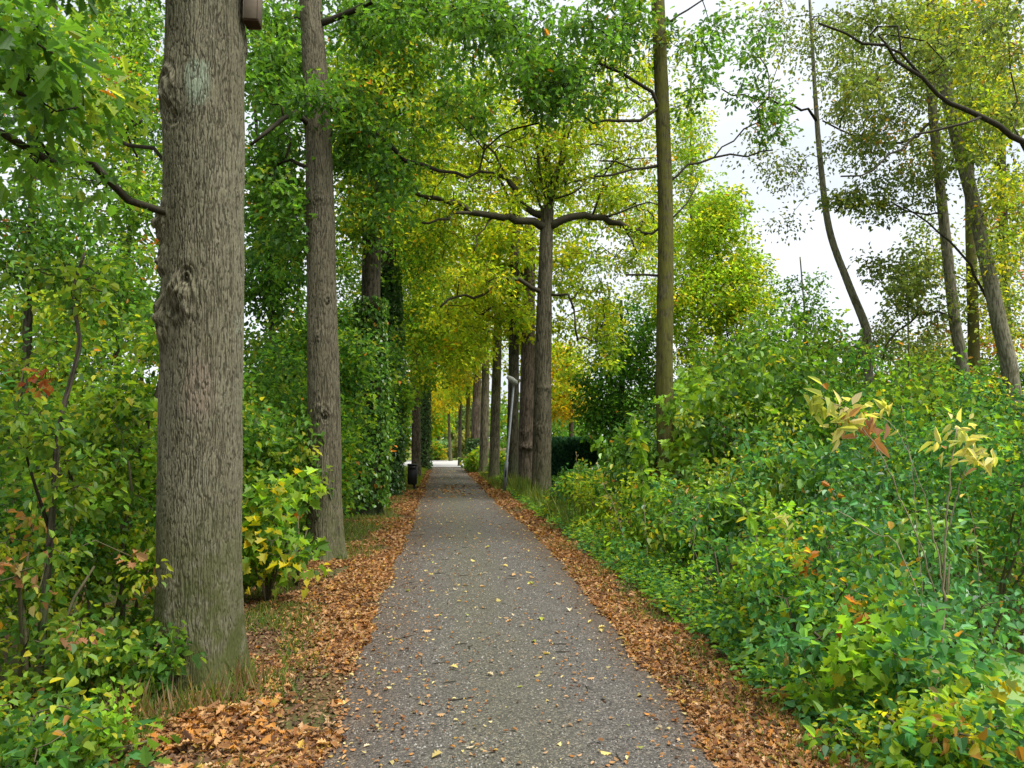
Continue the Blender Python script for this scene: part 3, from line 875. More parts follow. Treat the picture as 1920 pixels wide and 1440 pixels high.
tree('oak_tree', 'bare pale trunked oak standing right behind the black waste bin', 'tree', (781, 33), (776, 200, 33.5), 0.20, 0.13, M['oak_pink'],
     [(775, 640, 33, 45, 70, 2, 34), (770, 500, 33, 70, 80, 2.4, 40), (760, 745, 32.6, 22, 28, .8, 7)], GREEN + HEDGEROW, 'rhomb', 0.17, 0.6, 40, nth=40, seed=6, flare=0.2, dz=0.05)
tree('oak_tree', 'dark ivy covered trunk, farthest along the lane verge behind the bin', 'tree', (797, 42), (797, 240, 42.5), 0.24, 0.15, M['oak_dark'],
     [(800, 640, 42, 40, 60, 2.4, 30), (790, 520, 42, 70, 80, 3, 44)], GREEN + YGREEN, 'rhomb', 0.2, 0.7, 40, nth=36, seed=7, ivy=(0, 5, 0.16, 2600, IVY), dz=0.06)

# far bank of the lane
tree('oak_tree', 'stout grey oak with spreading crooked limbs and orange tinged yellow crown', 'tree', (1014, 20), (1026, 385, 20.4), 0.262, 0.165, M['oak_brown'],
     [(870, 290, 21.0, 130, 80, 1.4, 36), (1050, 300, 21.8, 130, 80, 1.2, 36), (1160, 370, 21.8, 90, 70, 1.2, 20), (900, 360, 19.6, 120, 60, .8, 12), (820, 350, 18.6, 60, 60, .6, 8), (1110, 340, 20.2, 90, 60, .6, 9), (830, 430, 20.6, 80, 60, 1.2, 16), (960, 230, 20.5, 150, 60, 1.6, 28), (1110, 520, 20.8, 70, 80, 1.2, 20),
      (1130, 640, 20.5, 45, 60, 1.0, 12), (1020, 250, 19.8, 90, 60, .8, 14), (1030, 340, 20, 40, 36, .5, 5), (1010, 320, 21.6, 60, 50, .8, 12), (1180, 270, 21.5, 80, 60, 1.3, 16), (1010, 140, 20.5, 170, 90, 2, 30), (1190, 460, 20.5, 50, 60, 1.2, 16), (1190, 130, 20.5, 90, 90, 1.6, 18), (900, 520, 19.5, 70, 40, 1.3, 14)],
     YGREEN, 'oak', 0.135, 0.42, 46,
     limbs=[([(1026, 400, 20.4), (1030, 340, 20.4), (1022, 270, 20.5), (1034, 190, 20.6), (1020, 110, 20.7)], .105, .03), ([(1028, 350, 20.4), (1055, 300, 20.3), (1062, 230, 20.2), (1100, 170, 20.2)], .06, .018), ([(1024, 290, 20.5), (995, 240, 20.4), (985, 180, 20.3), (950, 130, 20.2)], .055, .016), ([(1018, 432, 20.3), (985, 412, 20.0), (930, 405, 19.6), (880, 396, 19.2), (850, 378, 18.9), (800, 370, 18.5), (770, 350, 18.2)], .115, .045),
            ([(880, 396, 19.2), (850, 400, 18.8), (820, 415, 18.4), (790, 420, 18.2)], .050, .022),
            ([(1018, 405, 20.3), (985, 388, 20.4), (968, 355, 20.5), (945, 335, 20.6), (900, 325, 20.6), (850, 330, 20.4), (800, 318, 20.2)], .095, .032),
            ([(975, 372, 20.4), (955, 378, 20.0), (945, 350, 19.8), (930, 335, 19.6)], .060, .026),
            ([(1030, 425, 20.3), (1060, 412, 20.3), (1110, 406, 20.4), (1160, 418, 20.4), (1180, 430, 20.4), (1212, 440, 20.5)], .115, .060),
            ([(1110, 406, 20.4), (1160, 402, 20.2), (1200, 385, 20.0), (1235, 380, 19.8)], .035, .015),
            ([(1025, 395, 20.4), (1030, 350, 20.5), (1028, 300, 20.6), (1040, 240, 20.8)], .05, .018), ([(1025, 390, 20.4), (1048, 352, 20.6), (1075, 320, 20.8), (1085, 270, 20.9)], .045, .014),
            ([(1026, 380, 20.4), (1012, 330, 20.2), (1008, 270, 20.0), (1020, 200, 20.0)], .055, .02), ([(1026, 380, 20.4), (1046, 340, 20.2), (1052, 290, 20.0), (1080, 230, 19.8)], .045, .016), ([(985, 388, 20.4), (960, 345, 20.0), (935, 300, 19.8), (900, 262, 19.6)], .036, .014), ([(1110, 406, 20.4), (1125, 370, 20.3), (1130, 330, 20.2), (1165, 290, 20.0)], .034, .014), ([(930, 405, 19.6), (905, 430, 19.4), (890, 470, 19.2)], .03, .012),
            ([(1018, 398, 20.4), (1000, 350, 20.3), (985, 300, 20.2), (975, 260, 20.2)], .035, .012), ([(1032, 380, 20.4), (1060, 370, 20.0), (1100, 345, 19.8)], .035, .012),
            ([(1005, 545, 20.1), (975, 525, 19.8), (945, 520, 19.6), (920, 545, 19.3), (890, 560, 19.1), (860, 552, 18.8), (830, 575, 18.6)], .065, .024),
            ([(1030, 550, 20.1), (1060, 555, 20.0), (1078, 580, 19.9), (1082, 640, 19.8)], .026, .012)],
     mid=[(1019, 640, 20.2)], nth=140, dz=0.03, depth=0.012, spacing=0.045, seed=12, rootfrac=0.6, flare=0.85, burls=[(-1.2, 3.1, .8, .10, .03), (-2.0, 2.05, .7, .16, .03), (-.4, 1.9, .5, .2, .02)], limbmat=M['limb'], tip=0.0095,
     extra=vol_points([(1090, 250, 20, 60, 60, 1, 8)]))
tree('oak_tree', 'pinkish brown oak with a dark canker ring, directly behind the stout grey oak', 'tree', (986, 25.4), (994, 420, 25.8), 0.31, 0.17, M['oak_pink'],
     [(930, 470, 25, 80, 70, 2, 34), (940, 330, 26, 150, 90, 1.6, 46), (1090, 380, 26.5, 110, 80, 1.6, 30), (960, 590, 25, 50, 60, 1.5, 18), (1060, 480, 25.5, 70, 90, 2, 30), (1150, 200, 27, 130, 120, 3, 34), (1110, 600, 26, 80, 80, 2, 26), (860, 600, 25.5, 60, 50, 2, 16), (860, 440, 26, 90, 60, 1.6, 24)], YGREEN, 'rhomb', 0.17, 0.5, 44, nth=90, dz=0.04, spacing=0.05, seed=13,
     limbs=[([(985, 520, 25.6), (950, 500, 25.2), (900, 510, 24.8), (860, 520, 24.5)], .05, .02)],
     burls=[(-1.55, 1.62, 1.7, .10, .075), (-2.0, 2.1, .6, .2, .04)])
tree('oak_tree', 'dark mossy trunk directly behind the leaning lamp post', 'tree', (960, 24.7), (968, 330, 25), 0.20, 0.14, M['oak_dark'],
     [(930, 560, 25, 60, 60, 1.6, 22), (945, 430, 25, 60, 80, 1.8, 26)], YGREEN, 'rhomb', 0.17, 0.5, 42, nth=60, dz=0.04, spacing=0.05, seed=14, flare=0.6,
     limbs=[([(963, 590, 24.8), (930, 575, 24.5), (905, 590, 24.2)], .045, .02)])
tree('oak_tree', 'straight grey oak with stubby crooked limbs, on the bank beyond the lamp post', 'tree', (926, 30.6), (934, 585, 31), 0.215, 0.16, M['oak'],
     [(880, 640, 30, 60, 50, 2, 24), (900, 540, 31, 90, 70, 2.4, 44), (960, 520, 31, 60, 80, 2, 22), (800, 590, 31, 60, 80, 2.4, 34), (990, 640, 31, 50, 80, 2, 26), (820, 470, 32, 90, 80, 3, 40), (1060, 690, 32, 50, 70, 2, 20)], YGREEN, 'rhomb', 0.19, 0.55, 44, nth=60, dz=0.04, spacing=0.05, seed=15, rootfrac=0.7,
     limbs=[([(931, 598, 31), (915, 594, 30.6), (900, 585, 30.4), (918, 578, 30.3), (935, 582, 30.2)], .07, .03), ([(929, 628, 31), (912, 618, 30.6), (895, 612, 30.3)], .06, .03),
            ([(934, 590, 31), (950, 570, 31), (975, 560, 31)], .05, .02)])
tree('oak_tree', 'first of the two brown trunks close together past the straight grey oak', 'tree', (907, 36), (913, 560, 36.4), 0.22, 0.15, M['oak'],
     [(880, 660, 36, 60, 40, 2, 26), (870, 580, 36, 70, 60, 3, 36), (820, 650, 36, 50, 50, 3, 26), (900, 460, 37, 120, 100, 3, 50)], YGREEN, 'rhomb', 0.22, 0.7, 40, nth=40, dz=0.06, spacing=0.06, seed=16)
tree('oak_tree', 'second of the two brown trunks past the straight grey oak, browner and ivy footed', 'tree', (890, 39.5), (899, 570, 40), 0.25, 0.16, M['oak_pink'],
     [(860, 690, 40, 50, 40, 2, 22), (850, 620, 40, 60, 60, 3, 30)], YGREEN + GOLD, 'rhomb', 0.22, 0.7, 40, nth=40, dz=0.06, spacing=0.06, seed=17, ivy=(0, 1.7, 0.35, 1600, IVY))
tree('oak_tree', 'thin dark trunk by the bright opening at the lane end', 'tree', (862, 47), (864, 640, 47.5), 0.11, 0.09, M['oak_dark'],
     [(840, 735, 47, 40, 26, 2.2, 20), (820, 690, 48, 60, 45, 3, 30)], GOLD + YGREEN, 'rhomb', 0.24, 0.75, 40, nth=24, dz=0.08, spacing=0.06, seed=18)
tree('oak_tree', 'slender greenish trunk between the brown pair and the lane end opening', 'tree', (876, 44), (880, 620, 44.4), 0.14, 0.10, M['mossy'],
     [(870, 720, 44, 36, 30, 2, 16), (900, 640, 45, 60, 60, 3, 26)], YGREEN, 'rhomb', 0.24, 0.75, 40, nth=24, dz=0.08, spacing=0.06, seed=19)

# the thin mossy tree
tree('mossy_tree', 'tall thin trunk coated in yellow green moss rising out of the bank shrubs', 'tree', (1249, 12), (1228, -120, 12.3), 0.146, 0.105, M['mossy'],
     [(1120, 130, 11.8, 100, 110, 1.8, 18), (1160, 30, 11.6, 110, 70, 1.2, 18), (1320, 150, 12.3, 60, 80, .9, 5), (1380, 80, 12.6, 80, 70, 1, 7), (1440, 230, 12.4, 35, 60, .4, 5), (1000, 120, 11.6, 80, 90, 1.4, 9),
      (1400, 170, 12.4, 40, 30, .5, 2), (1290, 60, 12.3, 60, 50, .8, 5)],
     GREEN, 'oak', 0.115, 0.34, 38,
     limbs=[([(1240, 218, 12.2), (1215, 180, 12.1), (1190, 158, 12.0), (1165, 135, 11.9), (1120, 110, 11.7)], .038, .016), ([(1242, 212, 12.2), (1200, 224, 12.1), (1160, 222, 12.0), (1110, 228, 11.8)], .030, .014),
            ([(1245, 296, 12.2), (1215, 308, 12.1), (1180, 318, 12.0), (1150, 330, 11.9), (1115, 332, 11.8)], .026, .012), ([(1180, 318, 12.0), (1160, 302, 11.9), (1125, 300, 11.8)], .016, .010),
            ([(1250, 335, 12.2), (1290, 310, 12.3), (1340, 296, 12.4), (1400, 290, 12.4), (1450, 285, 12.5)], .024, .010), ([(1250, 415, 12.2), (1290, 380, 12.3), (1310, 345, 12.4)], .018, .008),
            ([(1246, 514, 12.2), (1215, 513, 12.1), (1170, 517, 12.0)], .020, .016), ([(1240, 435, 12.2), (1222, 440, 12.15), (1200, 436, 12.1)], .02, .016),
            ([(1235, 60, 12.2), (1290, 20, 12.3), (1340, -10, 12.4)], .02, .01), ([(1340, 296, 12.4), (1380, 260, 12.4), (1430, 200, 12.4), (1440, 120, 12.4)], .014, .008)],
     mid=[(1246, 700, 12.05), (1248, 420, 12.1), (1240, 160, 12.2)], nth=90, dz=0.025, depth=0.006, spacing=0.03, seed=21, rootfrac=0.35, flare=0.15, trunkcost=1.3)

# ------------------------------------------------------------------ trees beyond the ditch
tree('alder_tree', 'thin snaking trunk leaning alone against the open sky above the shrubs', 'tree', (1632, 15), (1516, -40, 15.6), 0.118, 0.022, M['alder'],
     [(1470, 60, 15.4, 90, 80, 1.5, 22), (1560, 90, 15.4, 70, 80, 1.3, 14), (1450, 200, 15.2, 40, 60, 1, 6), (1600, 660, 15, 110, 50, 1.2, 12), (1440, 300, 15, 60, 60, .8, 8), (1580, 220, 15.4, 60, 100, .8, 12), (1500, 330, 15.2, 50, 50, .6, 7), (1600, 60, 15.4, 90, 60, 1, 14), (1470, 430, 15, 30, 60, .4, 3)], OLIVE, 'rhomb', 0.090, 0.42, 26,
     mid=[(1626, 650, 15), (1622, 610, 15.05), (1590, 530, 15.1), (1555, 430, 15.2), (1538, 300, 15.3), (1528, 170, 15.4)], nth=40, dz=0.03, depth=0.005, spacing=0.03, seed=24, rootfrac=0.3, flare=0.1, tip=0.004,
     limbs=[([(1538, 235, 15.3), (1515, 210, 15.2), (1480, 198, 15.1), (1420, 185, 15.0), (1350, 170, 14.9)], .03, .012)])
tree('alder_tree', 'grey green alder trunk with an arching low branch, beside the paler leaning alder', 'tree', (1818, 14), (1738, 40, 14.6), 0.125, 0.075, M['alder'],
     [(1690, 200, 14, 110, 120, 2.0, 28), (1640, 380, 13.8, 80, 28, .8, 12), (1700, 520, 14, 60, 70, 1.2, 16), (1740, 80, 14.4, 90, 90, 1.5, 30), (1600, 150, 14, 60, 80, 1.2, 14), (1560, 375, 13.8, 60, 24, .6, 5), (1740, 330, 14, 50, 60, 1, 12), (1630, 250, 14, 80, 70, .8, 14), (1660, 330, 13.8, 60, 40, .6, 7), (1640, 480, 14, 30, 30, .3, 3), (1720, 580, 14, 70, 50, .6, 10)],
     OLIVE, 'rhomb', 0.095, 0.36, 42, mid=[(1806, 700, 14), (1790, 600, 14.1), (1768, 400, 14.3), (1748, 200, 14.5)], nth=60, dz=0.03, depth=0.006, spacing=0.03, seed=25, rootfrac=0.3, flare=0.1, tip=0.004,
     limbs=[([(1786, 590, 14.1), (1755, 586, 14.0), (1720, 590, 13.9), (1680, 625, 13.8), (1650, 665, 13.7)], .026, .014),
            ([(1768, 400, 14.3), (1720, 400, 14.1), (1680, 385, 13.9), (1620, 378, 13.8), (1550, 376, 13.7)], .022, .008),
            ([(1755, 225, 14.4), (1720, 255, 14.2), (1670, 268, 14.0), (1600, 248, 13.9), (1545, 232, 13.8)], .030, .014)])
tree('alder_tree', 'pale leaning alder with thick smooth trunk at the edge of the wood', 'tree', (1904, 13), (1740, -40, 13.8), 0.155, 0.09, M['alder'],
     [(1860, 180, 13, 90, 150, 1.5, 46), (1800, 40, 13.5, 110, 80, 1.5, 36), (1890, 420, 13, 60, 110, 1.2, 24), (1840, 300, 12.8, 50, 50, .8, 8)], OLIVE + YGREEN, 'rhomb', 0.095, 0.36, 42,
     mid=[(1896, 720, 13.05), (1872, 600, 13.1), (1830, 400, 13.3), (1792, 250, 13.5), (1760, 100, 13.7)], nth=70, dz=0.03, depth=0.006, spacing=0.03, seed=26, rootfrac=0.35, flare=0.1, tip=0.004,
     limbs=[([(1880, 640, 13.1), (1840, 540, 13.3), (1800, 470, 13.4), (1740, 420, 13.5), (1690, 390, 13.5)], .03, .012)])
tree('alder_tree', 'straight yellowish trunk seen between the two grey alders', 'tree', (1828, 19), (1812, 120, 19.4), 0.16, 0.11, M['mossy'],
     [(1800, 200, 19, 110, 140, 2, 44), (1860, 560, 19, 70, 90, 1.5, 26), (1740, 480, 19, 50, 70, 1.4, 14)], OLIVE + YGREEN, 'rhomb', 0.12, 0.5, 40, mid=[(1822, 500, 19.2)], nth=40, dz=0.05, depth=0.006, seed=27, rootfrac=0.4)
tree('alder_tree', 'dark slim trunk far back behind the pale leaning alder', 'tree', (1890, 22), (1868, -40, 22.4), 0.16, 0.10, M['oak_dark'],
     [(1900, 420, 22, 70, 150, 2, 46), (1880, 150, 22, 90, 140, 2.4, 46), (1890, 640, 22, 60, 60, 1.6, 22)], OLIVE + ORANGE[:1] + YGREEN, 'rhomb', 0.14, 0.55, 40, nth=36, dz=0.06, depth=0.006, seed=28, rootfrac=0.35)
tree('alder_tree', 'alder outside the frame whose long dark limb arches across the sky', 'tree', (2150, 9), (2080, -200, 9.4), 0.19, 0.14, M['oak_dark'],
     [(1880, 60, 9.4, 60, 90, .6, 12), (1640, 40, 8.9, 110, 40, .4, 12), (1780, 110, 9.2, 80, 40, .4, 8), (1890, 210, 9.3, 50, 40, .4, 5), (1600, 150, 8.6, 45, 50, .4, 6)],
     OLIVE, 'rhomb', 0.075, 0.26, 40, nth=50, dz=0.04, depth=0.008, seed=29, rootfrac=0.4, tip=0.0035,
     limbs=[([(2110, 420, 9.1), (2010, 345, 8.9), (1920, 275, 8.7), (1840, 220, 8.6), (1760, 172, 8.5), (1690, 118, 8.4), (1620, 75, 8.3), (1540, 42, 8.2)], .060, .010),
            ([(1840, 220, 8.6), (1780, 235, 8.5), (1720, 255, 8.4), (1640, 310, 8.3), (1580, 330, 8.2)], .018, .008), ([(1720, 140, 8.45), (1700, 100, 8.4), (1650, 70, 8.2)], .02, .008)])
tree('hornbeam_tree', 'rounded yellow green tree with a leafy dome, behind the thin mossy trunk', 'tree', (1345, 25), (1345, 380, 25.4), 0.16, 0.06, M['alder'],
     [(1350, 450, 25, 75, 90, 1.6, 90), (1310, 560, 24.5, 85, 90, 1.8, 90), (1400, 560, 24.5, 70, 90, 1.6, 80), (1350, 680, 24, 120, 80, 1.8, 80), (1355, 385, 25, 40, 45, 1, 22)], YGREEN + LIME, 'rhomb', 0.15, 0.5, 46,
     nth=30, dz=0.06, seed=31, rootfrac=0.25)
tree('maple_tree', 'dark green bushy tree standing above the clipped blue green hedge', 'tree', (1165, 26), (1165, 560, 26.4), 0.14, 0.05, M['oak_dark'],
     [(1150, 730, 26, 80, 90, 2, 60), (1180, 640, 26, 70, 80, 2, 50), (1230, 740, 26, 60, 80, 2, 30), (1130, 790, 25.5, 50, 50, 1.2, 20)], DEEP + GREEN, 'rhomb', 0.16, 0.5, 46, nth=24, dz=0.08, seed=32, rootfrac=0.15)
tree('maple_tree', 'golden yellow tree glowing just behind the stout grey oak', 'tree', (1072, 38), (1068, 640, 38.4), 0.16, 0.05, M['oak'],
     [(1062, 735, 38, 48, 60, 2, 60), (1055, 680, 38, 40, 40, 2, 24)], GOLD, 'rhomb', 0.2, 0.6, 46, nth=24, dz=0.08, seed=33, rootfrac=0.2)
tree('maple_tree', 'small golden yellow tree leaning over the lane end', 'tree', (845, 58), (838, 700, 58), 0.14, 0.05, M['oak'],
     [(820, 745, 57, 38, 30, 3, 40), (850, 720, 58, 40, 36, 3, 36)], GOLD, 'rhomb', 0.28, 0.8, 46, nth=20, dz=0.1, seed=34, rootfrac=0.3)
tree('willow_tree', 'soft grey green tree straight ahead beyond the lane end', 'tree', (856, 76), (856, 760, 76), 0.18, 0.08, M['oak'],
     [(856, 800, 76, 22, 28, 3, 46), (880, 780, 78, 30, 40, 3, 40)], [(3, (.09, .14, .06)), (2, (.16, .22, .08))], 'rhomb', 0.36, 0.9, 46, nth=20, dz=0.1, seed=35, rootfrac=0.2)
tree('linden_tree', 'light yellow green tree on the far meadow past the dark ivy trunk', 'tree', (822, 70), (822, 720, 70), 0.2, 0.08, M['oak'],
     [(818, 770, 70, 30, 50, 3, 60), (790, 740, 70, 36, 60, 3, 40)], LIME + GOLD[:2], 'rhomb', 0.34, 0.9, 46, nth=20, dz=0.1, seed=36, rootfrac=0.2)

tree('poplar_tree', 'tall pale lime tree far behind the thin mossy trunk', 'tree', (1300, 42), (1295, 150, 42.5), 0.2, 0.06, M['alder'],
     [(1290, 260, 42, 50, 110, 2.5, 50), (1300, 420, 42, 60, 120, 2.5, 60), (1240, 520, 43, 60, 130, 2.5, 50), (1210, 390, 43, 50, 90, 2.5, 30)], YGREEN + LIME, 'rhomb', 0.22, 0.7, 44, nth=20, dz=0.1, seed=41, rootfrac=0.2)
tree('linden_tree', 'hazy mid green tree filling the lane side behind the bin and dark ivy trunk', 'tree', (742, 30), (745, 300, 30.4), 0.2, 0.1, M['oak_dark'],
     [(770, 600, 30, 60, 90, 2, 50), (765, 460, 30, 60, 90, 2.4, 50), (720, 340, 30, 70, 110, 2.4, 40), (800, 350, 31, 70, 80, 2.4, 30), (790, 700, 29.5, 30, 40, 1.6, 14)], GREEN + YGREEN, 'rhomb', 0.17, 0.6, 44, nth=24, dz=0.08, seed=42, rootfrac=0.25)

tree('birch_sapling', 'wispy sapling with sparse leaves on the skyline before the snaking trunk', 'tree', (1535, 17), (1500, 480, 17.2), 0.035, 0.015, M['alder'],
     [(1510, 560, 17, 50, 70, .8, 14), (1480, 640, 17, 60, 50, .8, 14), (1540, 620, 17, 50, 50, .8, 12)], GREEN, 'rhomb', 0.10, 0.36, 30, nth=12, dz=0.1, depth=0.001, seed=43, rootfrac=0.2, tip=0.003)
tree('birch_sapling', 'feathery sapling on the skyline next to the grey green alder', 'tree', (1705, 16), (1700, 470, 16.2), 0.035, 0.015, M['alder'],
     [(1690, 560, 16, 50, 80, .8, 16), (1730, 640, 16, 60, 50, .8, 14), (1650, 640, 16, 50, 40, .8, 10)], OLIVE, 'rhomb', 0.10, 0.36, 30, nth=12, dz=0.1, depth=0.001, seed=44, rootfrac=0.2, tip=0.003)
tree('hazel_sapling', 'crooked dark stemmed sapling with yellowing leaves, within the hedgerow left of the thick trunk', 'sapling', (88, 4.9), (160, 470, 5.0), 0.028, 0.009, M['oak_dark'],
     [(120, 520, 5, 90, 70, .3, 8), (60, 800, 4.8, 60, 60, .2, 5), (150, 900, 4.8, 50, 50, .2, 5)], HEDGEROW, 'oval', 0.065, 0.2, 22, nth=14, dz=0.04, depth=0.002, seed=45, rootfrac=0.3, tip=0.003,
     mid=[(95, 1000, 4.9), (112, 800, 4.9), (150, 640, 4.95), (134, 560, 5.0)], limbs=[([(98, 980, 4.9), (70, 900, 4.85), (40, 840, 4.8)], .010, .005)])
tree('hazel_sapling', 'dark stem slanting against the thick trunk inside the hedgerow', 'sapling', (235, 6.6), (308, 690, 6.6), 0.030, 0.018, M['oak_dark'],
     [(310, 640, 6.8, 30, 60, .3, 6), (240, 760, 6.5, 40, 40, .3, 4)], HEDGEROW, 'oval', 0.075, 0.24, 26, nth=14, dz=0.04, depth=0.002, seed=46, rootfrac=0.4, tip=0.003, mid=[(250, 900, 6.6), (282, 780, 6.6)])

# ------------------------------------------------------------------ trees filling the strip beyond the near oak
ash = [
    ('slender ash filling the upper corner, its stem curving behind the hedgerow shrubs', 60, 9.5, [(60, 430, 9.5, 110, 120, 1, 34), (40, 180, 9.5, 100, 130, 1.2, 18), (200, 520, 9.5, 90, 90, 1, 26)], GREEN, 51),
    ('young oak with light green leaves close behind the thick trunk', 225, 11.5, [(230, 120, 11.5, 70, 130, 1.2, 34), (250, 400, 11.5, 70, 130, 1.2, 34), (130, 330, 11.5, 80, 60, 1, 12), (170, 620, 11.5, 120, 80, 1.2, 34)], LIME + GREEN, 52),
    ('tall field maple turning yellow at hedgerow height, far behind the thick trunk', 120, 15, [(110, 560, 15, 130, 110, 1.5, 60), (100, 60, 15, 130, 80, 1.8, 22), (60, 700, 15, 120, 70, 1.5, 36), (190, 240, 15, 60, 90, 1.5, 16)], HEDGEROW + YGREEN, 53),
    ('dark leaved tree showing sky through its crown, far behind the thick trunk', 285, 19, [(290, 220, 19, 70, 200, 2, 44), (280, 600, 19, 90, 120, 2, 44), (180, 30, 19, 140, 70, 2, 24)], GREEN, 54),
    ('bushy oak filling the gap between the two closest trunks', 500, 15.5, [(500, 480, 15.5, 60, 140, 1.6, 56), (520, 200, 15.5, 60, 160, 1.8, 36), (520, 700, 15, 60, 90, 1.4, 36)], GREEN + DEEP, 55),
    ('leafy tree with pale lime foliage, framed between the two closest trunks', 545, 21, [(550, 620, 21, 60, 110, 2, 50), (530, 380, 21, 60, 140, 2, 44), (660, 480, 21, 40, 150, 2, 40)], YGREEN + GREEN, 56),
]
for lab, px, D, vols, pal, sd in ash:
    tree('ash_tree' if sd == 51 else 'hedgerow_tree', lab, 'tree', (px, D), (px + rng.uniform(-30, 30), vols[1][1] - 60, D + 0.3), 0.07, 0.03, M['oak_dark'], vols, pal, 'oval', 0.085 if D < 14 else 0.12,
         0.34 if D < 14 else 0.46, 44, nth=24, dz=0.05, depth=0.003, seed=sd, rootfrac=0.3, tip=0.004, mid=[(px + rng.uniform(-25, 25), 650, D)])

# ------------------------------------------------------------------ shrubs
gL, gH, gF, gB, gS = 'hedgerow shrubs beside the thick oak', 'tall dense hedge shrubs along the lane past the knotted oak', 'low shrubs edging the lane on the ditch side', 'taller shrubs along the ditch', 'thicket shrubs beyond the ditch'
SHL = [
    ('low shrub with yellow green heart shaped leaves, front corner below the ash', 60, 3.9, 0.36, .50, HEDGEROW + GREEN + DEEP, 'heart', .055, 46, 24, gL),
    ('bright green oak seedlings sprouting at the edge of the leaf litter', 215, 4.05, 0.18, .34, LIME + GREEN, 'oak', .085, 30, 26, gL),
    ('dark leaved shrub in the hollow against the thick trunk foot', 235, 5.0, 0.50, .42, HEDGEROW, 'oval', .052, 60, 38, gL),
    ('leafy shrub with brown tipped branches, knee high beside the hollow', 60, 5.0, 1.30, .80, HEDGEROW, 'oval', .060, 90, 40, gL),
    ('hazel like bush with many yellowing leaves touching the thick trunk', 235, 6.3, 2.05, .72, HEDGEROW, 'oval', .062, 120, 44, gL),
    ('tall bush with dark crooked stems and an orange leaf spray', 85, 6.4, 2.35, .95, HEDGEROW + GREEN, 'oval', .066, 150, 42, gL),
    ('pale green bush rising behind the dark stemmed one', 180, 8.0, 3.0, 1.05, YGREEN + GREEN, 'oval', .075, 150, 44, gL),
    ('high hedgerow bush at the frame edge under the ash', -30, 7.6, 3.2, 1.0, HEDGEROW + GREEN, 'oval', .075, 110, 42, gL),
    ('dense green thicket bush behind the thick trunk', 330, 9.0, 3.0, 1.0, GREEN + HEDGEROW, 'oval', .080, 120, 44, gL),
]
SPR = {
    'tall bush with dark crooked stems and an orange leaf spray': [(70, 715, 5.7, 16, [(3, (.30, .07, .03)), (2, (.32, .16, .05))], 'oak', .08), (95, 700, 5.7, 7, [(3, (.30, .09, .03))], 'oak', .08)],
    'leafy shrub with brown tipped branches, knee high beside the hollow': [(30, 1060, 4.6, 14, [(2, (.32, .16, .08)), (1, (.4, .3, .12))], 'oak', .09), (140, 1190, 4.5, 10, [(2, (.32, .16, .08))], 'oak', .07), (250, 1045, 4.9, 8, [(2, (.36, .2, .1))], 'oak', .07), (75, 1120, 4.5, 8, PALE, 'oval', .07)]}
for lab, px, D, zt, r, pal, sh, ll, nc, nl, g in SHL:
    shrub('hedgerow_shrub', lab, px, D, zt, r, pal, sh, ll, nc, nl, 0.15 if D < 5.5 else 0.23, g, ratio=0.68, sprays=SPR.get(lab, ()))
shrub('maple_sapling', 'maple sapling with yellow lower leaves between the two closest trunks', 505, 7.8, 1.15, .36, LIME + GREEN, 'maple', .105, 56, 13, 0.26, accents=(GOLD, 14, 'maple', .10), ratio=0.85, stems=4,
      sprays=[(500, 1035, 7.3, 9, GOLD, 'maple', .10), (545, 1065, 7.3, 9, GOLD, 'maple', .10), (480, 1000, 7.3, 7, GOLD, 'maple', .10), (590, 1075, 7.6, 6, GOLD, 'maple', .10), (475, 1070, 7.3, 6, GOLD, 'maple', .09), (520, 905, 7.4, 5, GOLD, 'maple', .1)])
shrub('maple_sapling', 'maple shoot reaching its light leaves across the knotted trunk', 560, 8.6, 1.22, .24, LIME + GREEN, 'maple', .125, 34, 14, 0.2, ratio=0.85, stems=3)
for lab, px, D, zt, r, pal, nc in [
    ('mid green hazel bush between the two closest trunks', 490, 10.2, 2.3, .72, GREEN + HEDGEROW, 120), ('olive green hazel bush behind the mid green one', 500, 12.0, 3.4, 1.1, HEDGEROW + GREEN, 120)]:
    shrub('hazel_shrub', lab, px, D, zt, r, pal, 'oval', .09, nc, 44, 0.3)
for k, (X, D, zt, r) in enumerate([(-2.35, 13.0, 2.6, .9), (-2.25, 15.0, 4.4, 1.05), (-2.25, 17.4, 5.2, 1.1), (-2.2, 19.8, 5.6, 1.1), (-2.2, 22.4, 5.6, 1.1), (-2.3, 25.2, 4.0, 1.0), (-2.5, 28.5, 3.2, 1.0), (-2.9, 33, 3.6, 1.2), (-3.0, 38, 4.2, 1.3)]):
    shrub('hedge_shrub', ['one of the tall dense green shrubs forming the hedge past the knotted oak', 'one of the shaded hedge shrubs around the waste bin and pale trunk'][k > 5], 0, D, zt, r, DEEP + GREEN + LIME, 'rhomb', .11 if D < 20 else .15 , 210, 46, 0.32,
          gH if k < 6 else 'shaded hedge shrubs around the waste bin', X=X, ry=1.25, bottom=0.03)

